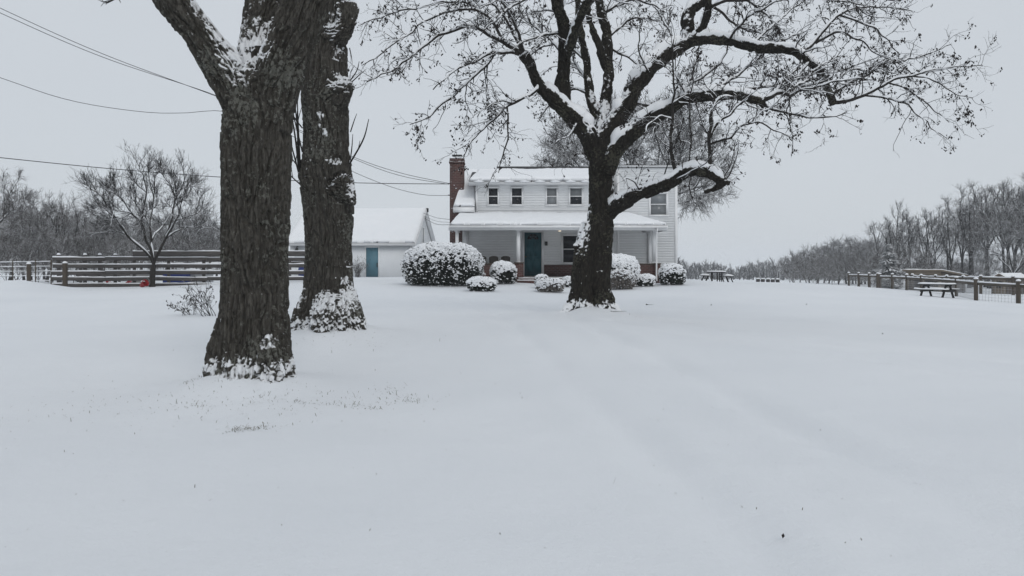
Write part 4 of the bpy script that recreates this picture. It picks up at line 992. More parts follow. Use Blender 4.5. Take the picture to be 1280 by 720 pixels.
        for lx in (-1, 1):
            for ly in (-.25, .19):
                l = MB(); l.tube([(lx*(w_/2-.03), ly, 0), (lx*(w_/2-.03), ly, .379)], .02, 6); l.build('leg', M['dark_wood'], c, local=True)
            a = MB(); a.bar((lx*(w_/2-.005), -.26, .64), (lx*(w_/2-.005), .17, .66), .05, .03); ao = a.build('armrest', M['wicker'], c, local=True); a = MB(); a.bar((lx*(w_/2-.005), -.24, .45), (lx*(w_/2-.005), -.24, .626), .03, .03); a.build('support', M['wicker'], ao, local=True)
house()

# ------------------------------------------------------------------ garage
def garage():
    A = np.array([-7.1, 57.0]); th = R(4.7); gz = Z0 = EYE+(HY-346.3)/F*57
    root = empty('garage', (A[0], A[1], gz)); root.rotation_euler = (0, 0, -th)
    tag(root, 'white garage with a snow covered gable roof and blue-grey side door', 'garage')
    L, Dp = 8.83, 8.0; he = 3.47-gz; hr = 6.0-gz
    # local: x from -L to 0 (front right corner at origin), y depth
    b = MB(); b.box(-L, 0, 0, Dp, -.5, he); b.build('wall', M['garage_paint'], root, local=True)
    b = MB(); b.prism([(0.01, he), (Dp/2, hr-.10), (Dp-.01, he)], -L, -.02, 'x'); b.build('gable', M['garage_paint'], root, local=True)
    b = MB()
    # clapboards on the right gable
    mb = MB(); z = he-.35
    while z < hr-.2:
        zt = z+.15
        if zt < he: y0, y1 = .0, Dp
        else:
            k = (zt-he)/(hr-he); y0, y1 = Dp/2*k, Dp-Dp/2*k
        mb.add([(.022, y0, z), (.022, y1, z), (.004, y1, zt), (.004, y0, zt), (-.01, y0, z), (-.01, y1, z)], [(0, 1, 2, 3), (4, 5, 1, 0)]); z = zt
    np_mesh('gable_siding', np.concatenate(mb.v), [np.array(f) for f in mb.f.values()], M['siding'], root, True)
    ov = .35; s = (hr-he)/(Dp/2)
    b = MB()
    for sg in (0, 1):
        ys = (-ov, Dp/2) if sg == 0 else (Dp+ov, Dp/2); ze = he-ov*s
        b.prism([(ys[0], ze), (ys[1], hr-.001*sg), (ys[1], hr+.12-.001*sg), (ys[0], ze+.12)], -L-.25, .30, 'x')
    b.build('roof', M['shingle'], root, local=True)
    b = MB(); ze = he-ov*s
    for sg, y0 in ((0, -ov), (1, Dp+ov)): b.prism([(y0, ze-.05), (Dp/2, hr-.05), (Dp/2, hr-.012), (y0, ze-.012)], .03, .30, 'x')
    b.build('soffit', M['trim'], root, local=True)
    b = MB()
    for x0, x1 in ((.301, .34), (-L-.29, -L-.251)):
        b = MB(); b.prism([(-ov, ze-.06), (Dp/2, hr-.06), (Dp+ov, ze-.06), (Dp+ov, ze+.115), (Dp/2, hr+.115), (-ov, ze+.115)], x0, x1, 'x'); b.build('rake_board', M['trim'], root, local=True)
    b = MB(); b.box(-L-.25, .30, -ov-.03, -ov-.001, ze-.08, ze+.10); b.box(-L, 0.0, -ov, -.001, ze-.075, ze-.03); b.build('fascia', M['fascia'], root, local=True)
    b = MB(); b.box(.29, .44, Dp/2-.13, Dp/2+.13, hr-.16, hr+.14); b.build('ridge_cap', M['metal_dark'], root, local=True, bevel=.03)
    snow_slab('roof_snow', [(-L-.25, -ov-.02, ze+.12), (.30, -ov-.02, ze+.12), (.30, Dp/2, hr+.12), (-L-.25, Dp/2, hr+.12)], .15, root, 70, 30, 21, local=True)
    snow_slab('roof_snow', [(.30, Dp+ov, ze+.12), (-L-.25, Dp+ov, ze+.12), (-L-.25, Dp/2, hr+.12), (.30, Dp/2, hr+.12)], .15, root, 40, 20, 22, local=True)
    # door in the front wall
    dx0, dx1 = -3.30, -2.42; dz = 2.10
    b = MB(); b.box(dx0-.09, dx0, -.05, .01, 0, dz); b.box(dx1, dx1+.09, -.05, .01, 0, dz); b.box(dx0-.09, dx1+.09, -.054, .01, dz, dz+.09); b.build('door_frame', M['trim'], root, local=True)
    b = MB(); b.box(dx0, dx1, -.025, .01, .01, dz); d = b.build('door', M['teal_grey'], root, local=True)
    b = MB(); b.box(dx1-.09, dx1-.055, -.06, -.026, .75, .95); b.box(dx1-.11, dx1-.04, -.03, -.0255, .70, 1.0); b.build('handle', M['metal_dark'], d, local=True)
    # gable vent window
    b = MB(); yc = Dp/2
    for y0, y1, z0, z1 in ((yc-.42, yc-.30, he+.05, he+1.15), (yc+.30, yc+.42, he+.05, he+1.15), (yc-.46, yc+.46, he+1.15, he+1.27), (yc-.46, yc+.46, he-.05, he+.05)): b.box(0, .06, y0, y1, z0, z1)
    w = b.build('window', M['trim'], root, local=True); b = MB(); b.box(.0, .03, yc-.30, yc+.30, he+.05, he+1.15); b.build('pane', M['screen'], w, local=True)
    b = MB(); b.box(-L-.01, -L+.30, -.04, -.001, -.4, he-.06); b.build('corner_board', M['trim'], root, local=True); b = MB(); b.box(-.12, -.001, -.04, -.001, -.4, he-.06); b.box(-.02, .035, -.04, .12, -.4, he-.06); b.build('corner_board', M['trim'], root, local=True)
    b = MB(); b.tube([(-L+.55, 0, he-.35), (-L+.55, -.2, he-.3), (-L+.55, -.25, he-.42)], .03, 6); b.lathe([(.02, 0), (.10, -.06), (.11, -.2), (.03, -.22)], (-L+.55, -.25, he-.4), 10); b.build('wall_lamp', M['metal_dark'], root, local=True)
garage()
# ------------------------------------------------------------------ shrubs
def bush(px, base_py, d, wpx, hpx, depth, seed, label, mat='evergreen', snow=.55, grp=None, power=2.6, leaf=.055, dens=900, blob=(.030, .075), name='bush', lean=.0):
    rng = np.random.default_rng(seed)
    a = wpx/F*d/2*.95; h = hpx/F*d*.93; b = depth/2
    g = G(px, d); MOUNDS.append((g[0], g[1], .05, a*.9)); g = G(px, d)
    root = empty(name, g); tag(root, label, 'bush', grp)
    c = np.array([g[0], g[1], g[2]+h*.42]); ax = np.array([a, b, h*.58])
    def shell(n, lo, hi):
        u = norm(rng.normal(size=(n*2, 3))); u = u[u[:, 2] > -.74][:n]
        s = (np.abs(u)**power).sum(1)**(-1/power)
        q = u*s[:, None]
        q = q*(1+.09*noise3(u*2.1+seed, 2)+.05*noise3(u*6+seed, 3))[:, None]
        nn = norm(np.sign(q)*np.abs(q)**(power-1)/ax)
        return c+q*ax*rng.uniform(lo, hi, (len(q), 1)), nn
    area = 2*math.pi*((a*b)**1.6/3+(a*h)**1.6/3+(b*h)**1.6/3)**(1/1.6)
    # leaves
    n = int(area*dens); P, N = shell(n, .80, 1.03)
    t = norm(N+rng.normal(0, .7, P.shape)); s = norm(np.cross(t, rng.normal(size=P.shape))); L = leaf*rng.uniform(.6, 1.4, len(P))[:, None]
    V = np.stack([P-t*L*.2, P+s*L*.38+t*L*.4, P+t*L, P-s*L*.38+t*L*.4], 1)
    # inner branches so the middle is not empty
    n2 = int(area*dens*.5); P2, N2 = shell(n2, .45, .85)
    t = norm(rng.normal(size=P2.shape)); s = norm(np.cross(t, rng.normal(size=P2.shape))); L = leaf*1.9*rng.uniform(.6, 1.4, len(P2))[:, None]
    V2 = np.stack([P2-t*L*.3, P2+s*L*.5+t*L*.3, P2+t*L, P2-s*L*.5+t*L*.3], 1)
    V = np.concatenate([V, V2]); V[..., 2] = np.maximum(V[..., 2], g[2]-.02)
    np_mesh('foliage', V.reshape(-1, 3), [np.arange(len(V)*4).reshape(-1, 4)], M[mat], root)
    # stems
    m = MB()
    for k in range(5):
        an = rng.uniform(0, 6.28); e = c+ax*np.array([math.cos(an)*.5, math.sin(an)*.5, .3])
        m.tube([g+np.array([math.cos(an)*.05, math.sin(an)*.05, -.05]), (g+e)/2+rng.normal(0, .03, 3), e], [.03, .02, .008], 5)
    m.build('stem', M['limb'], root)
    # snow: clumps where the shrub faces the sky, broken by noise
    n = int(area*2600); P, N = shell(n, .98, 1.045)
    up = N[:, 2]; zrel = (P[:, 2]-g[2])/h
    nz = .8*noise3(P*3.2, seed+5)+1.25*noise3(P*8.5, seed+6)+.4*noise3(P*19, seed+7)
    lev = -.26+.60*np.clip(up, -.2, 1)+.95*(zrel-.5)+1.1*(snow-.6)+.95*nz
    k = rng.random(len(P)) < np.clip(lev*3.2, .02, 1)*.8
    P = P[k]; up = up[k]
    r = (blob[0]+(blob[1]-blob[0])*rng.random(len(P))**2.2)*(.62+.25*np.clip(up, 0, 1))
    ico = bmesh.new(); bmesh.ops.create_icosphere(ico, subdivisions=1, radius=1)
    iv = np.array([v.co[:] for v in ico.verts]); it = np.array([[v.index for v in f.verts] for f in ico.faces]); ico.free()
    ang = rng.uniform(0, 6.28, len(P)); sq = rng.uniform(.6, 1.4, len(P))
    x = iv[None, :, 0]*sq[:, None]; y = iv[None, :, 1]/sq[:, None]
    B = np.stack([x*np.cos(ang)[:, None]-y*np.sin(ang)[:, None], x*np.sin(ang)[:, None]+y*np.cos(ang)[:, None], np.broadcast_to(iv[None, :, 2]*.62, x.shape)], -1)
    B = B*(1+.28*noise3((B+P[:, None]*7).reshape(-1, 3)*1.4, 9).reshape(x.shape))[..., None]
    V = P[:, None]+B*r[:, None, None]
    np_mesh('snow_cover', V.reshape(-1, 3), [(np.arange(len(P))[:, None, None]*len(iv)+it[None]).reshape(-1, 3)], M['snow'], root, smooth=True)
    return root
bush(554, 357, 36.0, 102, 55, 2.6, 1, 'largest evergreen bush, broad and rounded, mottled with snow left of the porch', snow=.66, leaf=.06)
bush(629, 356, 36.6, 33, 28, 1.1, 2, 'round clipped bush with a snow cap in front of the brick pier', snow=.72, blob=(.04, .085))
bush(602, 366, 33.2, 36, 18, .9, 3, 'low flattened bush under thick snow in front of the largest bush', snow=.95, blob=(.04, .085))
bush(677, 362, 35.0, 17, 17, .5, 4, 'small dark rounded bush tucked behind the pale snow-dusted shrub by the steps', snow=.75)
bush(688, 368.5, 33.6, 36, 17, .9, 5, 'low pale twiggy shrub dusted with snow in front of the steps', 'tan_leaf', snow=.85, blob=(.025, .06))
bush(710, 359, 36.0, 14, 13, .5, 6, 'tiny snow capped bush beside the big tree trunk at the steps', snow=.95)
bush(772, 358, 36.2, 54, 41, 1.8, 7, 'broad bush with a smooth snow dome right of the big trunk', snow=.90, blob=(.04, .09))
bush(776, 363, 34.6, 40, 26, 1.0, 8, 'grey twiggy shrub, leafless and frosted, in front of the snow-domed bush', 'tan_leaf', snow=.50, blob=(.02, .045), power=1.9)
bush(806, 359, 35.8, 26, 15, .7, 9, 'small snowy bush between the grey shrub and the downspout', snow=.95, blob=(.04, .08))
bush(840, 358, 36.4, 33, 26, 1.2, 10, 'round dark bush with a snowy top at the right corner of the house', snow=.62)

def weed(px, d, hpx, wpx, seed, label, n=9, mat='twig', name='dead_shrub', r=.007, lean=0):
    rng = np.random.default_rng(seed); g = G(px, d); root = empty(name, g); tag(root, label, 'dead plant')
    h = hpx/F*d; w = wpx/F*d/2
    D = np.stack([rng.uniform(-1, 1, n)*w/h+lean, rng.normal(0, .4, n), np.ones(n)*.9], 1)
    P, Rr = grow(g+np.concatenate([rng.normal(0, .09, (n, 2)), -.03*np.ones((n, 1))], 1), D, h*rng.uniform(.75, 1.25, n), np.full(n, r), 9, .10, -.03, .35, rng)
    p, d_, L, rr = spawn(P, Rr, 7, .25, .7, .2, .45, .7, rng, rmin=.003); P2, R2 = grow(p, d_, L, rr, 6, .16, 0, .5, rng)
    p, d_, L, rr = spawn(P2, R2, 4, .25, .8, .2, .4, .7, rng, rmin=.0025); P3, R3 = grow(p, d_, L, rr, 4, .2, 0, .5, rng)
    V, Q = cat([tubes(P, Rr, 5), tubes(P2, R2, 4), tubes(P3, R3, 3)]); np_mesh('stems', V, Q, M[mat], root, smooth=True)
    t = np.concatenate([P2[:, -1], P3[:, -1]]); t = t[rng.random(len(t)) < .35]
    V, T = pods(t, rng, (.012, .03), .02); np_mesh('seed_heads', V, T, M['pod'], root)
    return root
weed(262, 20.5, 42, 30, 3, 'bare dead shrub with arching twigs beside the forked trunk', 10, r=.009, lean=-.25)
weed(238, 20.8, 24, 50, 6, 'low sprawling dead weeds on the snow left of the taller dead shrub', 9, r=.007, lean=-.5)
weed(447, 56.3, 22, 14, 5, 'small dry brown shrub against the garage wall', 22, 'brown_twig', 'dry_shrub', .012)

# ------------------------------------------------------------------ grass pricking through the snow
def grass():
    rng = np.random.default_rng(12); X = []; S = []
    def scatter(n, cx, cy, sx, sy, s): 
        X.append(np.stack([rng.normal(cx, sx, n), rng.normal(cy, sy, n)], 1)); S.append(np.full(n, s))
    scatter(260, -3.2, 9.0, .9, .5, .75); scatter(90, -4.6, 9.3, .8, .5, .6); scatter(70, -2.0, 9.4, .5, .4, .8); scatter(45, -1.35, 9.4, .25, .15, 1.0)
    for cx, cy, n in ((-2.62, 7.9, 40), (-2.5, 8.0, 30), (-3.6, 8.9, 30), (-3.3, 8.8, 20), (-1.1, 9.2, 24))+ ((-2.72, 7.95, 34), (-2.85, 9.2, 16), (-2.35, 9.1, 22), (-1.75, 9.0, 26), (-1.55, 8.85, 20), (-2.05, 9.05, 14), (-3.9, 9.8, 24), (-1.5, 9.9, 22), (-2.95, 9.0, 12), (-1.25, 9.15, 16)): scatter(n, cx, cy, .10, .06, 1.1)
    scatter(120, -3.2, 13.6, 1.2, .5, .7); scatter(60, -2.6, 13.6, .4, .25, .8); scatter(50, 2.3, 19.2, 1.2, .5, .9)
    X.append(np.stack([rng.uniform(-7, 3, 260), rng.uniform(4.0, 12, 260)], 1)); S.append(np.full(260, .5))
    X.append(np.stack([rng.uniform(-1, 11, 50), rng.uniform(4.0, 24, 50)], 1)); S.append(np.full(50, .5))
    X = np.concatenate(X); S = np.concatenate(S)
    z = H(X[:, 0], X[:, 1]); L = rng.gamma(3, .013, len(X))*S+.010
    ln = norm(np.stack([rng.normal(0, .9, len(X)), rng.normal(0, .9, len(X)), np.full(len(X), .8)], 1)); w = .0028
    sd = norm(np.cross(ln, [0, 0, 1])+1e-4); P = np.stack([X[:, 0], X[:, 1], z-.006], 1); mid = P+ln*L[:, None]*.6; tip = P+ln*L[:, None]+np.array([0, 0, -.25])*L[:, None]
    V = np.stack([P-sd*w, P+sd*w, mid+sd*w*.8, mid-sd*w*.8, tip], 1)
    k = np.arange(len(X))[:, None]*5
    o = np_mesh('grass', V.reshape(-1, 3), [np.concatenate([k+0, k+1, k+2, k+3], 1), np.concatenate([k+3, k+2, k+4], 1)], M['dry_grass']); tag(o, kind='stuff')
def fallen():
    """a few fallen leaves and twigs on the snow"""
    for i, (px, py, lab) in enumerate([(808, 381.5, 'fallen twig with seed heads on the snow right of the spreading tree'), (765, 391, 'short dark stick on the snow at the foot of the spreading tree'), (1008, 381, 'small dark leaf lying alone on the open snow'), (1103, 418, 'small dark leaf on the bare snow below the fence'), (979, 674.5, 'dark curled leaf on the snow nearest the camera'), (889, 382, 'dark leaf on the snow between the big tree and the picnic table')]):
        # find the ground under that pixel
        d = 4.0
        while d < 60 and Hs((px-CX)/F*d, d) < EYE+(HY-py)/F*d: d += .05
        rng = np.random.default_rng(i); g = G(px, d); root = empty('fallen_twig' if i < 2 else 'fallen_leaf', g); tag(root, lab, 'twig' if i < 2 else 'leaf')
        s = max(.018, d*.0012)
        V, T = pods(np.repeat(g[None], 3 if i < 2 else 1, 0)+rng.normal(0, s*.8 if i < 2 else .001, (3 if i < 2 else 1, 3))*np.array([1, 1, .1])+np.array([0, 0, s*.5]), rng, (s, s*1.4), 0)
        np_mesh('seed_head' if i < 2 else 'blade', V, T, M['pod'], root)
        if i < 2:
            P, Rr = grow(g[None]+np.array([[0, 0, .02]]), np.array([[1, .2, .1]]), np.array([.35]), np.array([.008]), 6, .1, -.03, .5, rng); V, Q = tubes(P, Rr, 4); np_mesh('stem', V, Q, M['twig'], root)

# ------------------------------------------------------------------ board fence on the left
def board_fence():
    d0, d1 = 37.0, 39.5
    def at(px, d): return np.array([(px-CX)/F*d, d])
    # front run: from the free end at px 66 to behind the trunks at px 385
    a = at(66, 37.6); b_ = at(384, 38.8); t = (b_-a)/np.linalg.norm(b_-a); nrm = np.array([-t[1], t[0]])
    zb = [EYE+(HY-py)/F*37.8 for py in (324, 332.7, 341, 349, 356.8)]
    rg = np.random.default_rng(2)
    root = empty('board_fence', (*a, Hs(*a))); tag(root, 'weathered grey board fence behind the small bare tree, snow along every board', 'fence')
    cuts = np.linspace(0, np.linalg.norm(b_-a), 6)
    for z in zb:
        m = MB(); s = MB()
        for i in range(5):
            p = a+t*(cuts[i]+.004); q = a+t*(cuts[i+1]-.004); dz0, dz1 = rg.normal(0, .012, 2); o0 = rg.uniform(-.1, .0) if i == 0 else 0
            p = p+t*o0
            P3 = np.array([*p, z+dz0]); Q3 = np.array([*q, z+dz1]); m.bar(P3, Q3, .035, .165); snow_strip(s, P3+[0, 0, .083], Q3+[0, 0, .083], .05, .045, int(rg.integers(99)))
        o = m.build('board', M['board'], root); s.build('snow', M['snow'], o, smooth=True)
    # an extra top board on the right half
    p, q = at(166, 37.9), at(384, 38.7); m = MB(); s = MB(); z = EYE+(HY-317.3)/F*38
    m.bar((*p, z), (*q, z+.02), .035, .24); snow_strip(s, np.array([*p, z+.12]), np.array([*q, z+.14]), .05, .04, 5); o = m.build('board', M['board'], root); o['label'] = 'wider top board of the right half'; s.build('snow', M['snow'], o, smooth=True)
    for px in (72, 105, 123.5, 143, 167, 210, 254, 300, 345, 383):
        p = at(px, 0)*0+at(px, 37.6+(px-66)/318*1.2)+nrm*.11; g = Hs(*p); top = EYE+(HY-(318.6 if px < 160 else 314.5))/F*38
        m = MB(); m.box(p[0]-.06, p[0]+.06, p[1]-.06, p[1]+.06, g-.3, top); o = m.build('post', M['board'], root)
        s = MB(); s.lathe([(.085, 0), (.09, .03), (.06, .075), (.015, .09)], (p[0], p[1], top-.002), 8); s.build('snow', M['snow'], o, smooth=True)
    p = at(81.3, 36.6); g = Hs(*p); m = MB(); top = EYE+(HY-329)/F*36.6; m.box(p[0]-.085, p[0]+.085, p[1]-.085, p[1]+.085, g-.3, top); o = m.build('post', M['post_wood'], root, bevel=.012); o['label'] = 'stout front post with a snow cap'
    s = MB(); s.lathe([(.11, 0), (.115, .03), (.08, .07), (.02, .09)], (p[0], p[1], top-.002), 8); s.build('snow', M['snow'], o, smooth=True)
    # lone post and wire gate at the far left
    p = at(36, 38.5); g = Hs(*p); top = EYE+(HY-330)/F*38.5; r2 = empty('fence_post', (*p, g)); tag(r2, 'short round post with a snow cap on the drift, left of the board fence', 'post')
    m = MB(); m.tube([(*p, g-.2), (*p, top)], [.10, .095], 10); m.build('shaft', M['post_wood'], r2, smooth=True)
    s = MB(); s.lathe([(.10, 0), (.112, .03), (.08, .08), (.02, .10)], (p[0], p[1], top-.002), 10); s.build('snow', M['snow'], r2, smooth=True)
    # wire fence far left
    A_, B_ = at(-40, 44), at(64, 42); r3 = empty('wire_fence', (*A_, Hs(*A_))); tag(r3, 'thin snowy wire fence in front of the brush at the far left', 'fence'); L = np.linalg.norm(B_-A_)
    m = MB(); s = MB(); g0, g1 = Hs(*A_), Hs(*B_)
    for h in (.25, .5, .75, 1.0, 1.25):
        k = .02; m.bar((*A_, g0+h), (*B_, g1+h), k, k); snow_strip(s, (*A_, g0+h+.01), (*B_, g1+h+.01), .035, .03, int(h*40), 40)
    w = m.build('wire', M['metal'], r3); s.build('snow', M['snow'], w, smooth=True)
    for u in (0, .28, .55, .82, 1.0):
        p = A_+(B_-A_)*u; m = MB(); m.tube([(*p, Hs(*p)-.2), (*p, Hs(*p)+1.35)], .035, 6); m.build('post', M['post_wood'], r3)
    # rear paddock rails seen between the boards
    A_, B_ = at(96, 47), at(392, 47.5); r4 = empty('rail_fence', (*A_, Hs(*A_))); tag(r4, 'second rail fence with snowy rails seen through the gaps of the grey board fence', 'fence')
    for h in (.45, .95):
        m = MB(); s = MB(); m.bar((*A_, Hs(*A_)+h), (*B_, Hs(*B_)+h), .05, .14); snow_strip(s, (*A_, Hs(*A_)+h+.07), (*B_, Hs(*B_)+h+.07), .06, .07, int(h*9)); o = m.build('rail', M['board'], r4); s.build('snow', M['snow'], o, smooth=True)
    for px in (100, 126, 148, 176, 215, 262, 312, 362, 388):
        p = at(px, 47.2)+np.array([0, .09]); m = MB(); m.box(p[0]-.06, p[0]+.06, p[1]-.06, p[1]+.06, Hs(*p)-.2, Hs(*p)+1.25); m.build('post', M['board'], r4)
board_fence()

def clutter():
    # red ball-shaped toy/bucket by the small tree
    g = G(180, 36.8); r = empty('red_bucket', g); tag(r, 'tipped red bucket lying at the foot of the small bare tree by the board fence', 'bucket')
    def tipped(mb, Mx):
        mb.v = [np.array([list(Mx @ Vector(p)) for p in v]) for v in mb.v]; return mb
    Mx = Matrix.Translation(tuple(g+np.array([-.02, 0, .13]))) @ Matrix.Rotation(R(62), 4, 'Y') @ Matrix.Rotation(R(25), 4, 'X')
    m = MB(); m.lathe([(.105, -.15), (.13, 0), (.155, .15), (.168, .15), (.168, .17), (.15, .17), (.125, .0), (.10, -.135)], (0, 0, 0), 18); tipped(m, Mx).build('body', M['red_plastic'], r, smooth=True)
    m = MB(); m.tube([(.16*math.cos(a), .05+.1*math.sin(a*.5), .16+.14*math.sin(a)) for a in np.linspace(0, math.pi, 9)], .008, 5); tipped(m, Mx).build('handle', M['metal'], r, smooth=True)
    s = MB(); s.lathe([(.10, 0), (.09, .03), (.03, .05)], tuple(g+np.array([-.05, 0, .25])), 9); s.build('snow', M['snow'], r, smooth=True)
    g = G(148, 40.5); r = empty('red_sled', g); tag(r, 'red plastic sled half buried in snow behind the lowest fence board', 'sled')
    m = MB(); m.prism([(-.5, .0), (.45, .0), (.6, .14), (.56, .17), (.42, .05), (-.45, .05), (-.5, .16), (-.54, .15)], -.2, .2); m.v = [v+g+np.array([0, 0, .06]) for v in m.v]; m.build('hull', M['red_plastic'], r)
    s = MB(); snow_strip(s, g+np.array([-.45, 0, .11]), g+np.array([.4, 0, .11]), .3, .06, 4); s.build('snow', M['snow'], r, smooth=True)
    # blue barrel beside the far end of the fence
    g = G(379.5, 43); r = empty('blue_barrel', g); tag(r, 'blue plastic barrel between the two thick trunks, by the fence end', 'barrel')
    m = MB(); m.lathe([(.24, 0), (.27, .06), (.28, .25), (.29, .27), (.28, .29), (.28, .5), (.29, .52), (.28, .54), (.26, .72), (.22, .76)], tuple(g), 18); m.build('drum', M['blue_plastic'], r, smooth=True)
    s = MB(); s.lathe([(.23, 0), (.22, .05), (.12, .09), (.02, .10)], tuple(g+np.array([0, 0, .755])), 14); s.build('snow', M['snow'], r, smooth=True)
    # low boxes under snow behind the fence
    for i, (px, d, w, h, dp, mt, nm, lab) in enumerate([(222, 42.5, 1.3, .62, .7, 'blue_plastic', 'storage_box', 'blue storage box under snow behind the board fence'), (176, 43, .9, .70, .6, 'concrete', 'water_trough', 'pale trough with a snow cap seen through the fence left of the small tree'),
                                                   (248, 43, 1.3, .66, .9, 'metal', 'feed_bin', 'grey bin heaped with snow behind the fence, next to the forked trunk')]):
        g = G(px, d); r = empty(nm, g); tag(r, lab, nm.replace('_', ' '))
        m = MB(); m.box(g[0]-w/2, g[0]+w/2, g[1]-dp/2, g[1]+dp/2, g[2]-.05, g[2]+h*.8); m.build('body', M[mt], r, bevel=.03)
        m = MB(); m.box(g[0]-w/2-.03, g[0]+w/2+.03, g[1]-dp/2-.03, g[1]+dp/2+.03, g[2]+h*.8+.002, g[2]+h*.8+.06); m.build('lid', M[mt], r, bevel=.02)
        s = MB(); snow_strip(s, g+np.array([-w/2, 0, h*.8+.06]), g+np.array([w/2, 0, h*.8+.06]), dp, .14, i+3, 14); s.build('snow', M['snow'], r, smooth=True)
clutter()

# ------------------------------------------------------------------ overhead wires
def wires():
    def wire(name, pts, r, label, tw=False, snow=0):
        c = resample(np.array([[*W(px, py, d), r] for px, py, d in pts]), 60)
        V, Q = tubes(c[None, :, :3], c[None, :, 3], 6)
        o = np_mesh(name, V, Q, M['wire'], None, smooth=True); tag(o, label, 'cable', 'overhead wires to the house')
        return o
    wire('power_line', [(-420, -190, 30), (-200, -86, 31), (0, 10, 32.5), (130, 68, 34), (272, 121, 36), (370, 160.5, 37.5), (440, 195.5, 39), (500, 216, 40), (561, 229.2, 41.3)], .013, 'upper of the two close cables slanting down from the top left corner to the chimney')
    wire('power_line', [(-420, -178, 30.2), (-200, -78, 31.2), (0, 16, 32.7), (130, 72, 34.2), (272, 120, 36.2), (370, 162.5, 37.7), (440, 197.5, 39.2), (500, 219.5, 40), (561, 230.4, 41.3)], .013, 'lower of the two close cables slanting down from the top left corner to the chimney')
    wire('telephone_line', [(-420, -60, 30), (-200, 26, 31), (0, 97, 32.5), (90, 126, 34), (180, 140, 35), (235, 141, 35.5), (272, 138.5, 36), (330, 150, 37), (400, 192, 38.3), (440, 214, 39), (490, 234, 40), (530, 243.5, 40.8), (561, 244.3, 41.3)], .012, 'single sagging cable that meets the chimney below the others')
    wire('service_cable', [(-420, 150, 33), (-200, 175, 34), (0, 197, 36), (140, 211, 38), (278, 221.5, 39.5), (400, 227, 40.5), (480, 229.3, 41), (561, 230.0, 41.3)], .019, 'thickest, nearly level cable crossing behind both trunks to the chimney')
    wire('garage_cable', [(528.5, 266, 60.4), (545, 272, 50), (562, 274.3, 41.4)], .012, 'upper thin wire from the garage gable to the house')
    wire('garage_cable', [(531, 273, 60.4), (545, 280, 50), (562, 281.0, 41.4)], .014, 'lower thin wire from the garage gable to the house')
    o = wire('garage_cable', [(529.5, 270, 60.4), (545, 276.2, 50), (562, 278, 41.4)], .009, 'middle thin wire from the garage gable to the house')
wires()

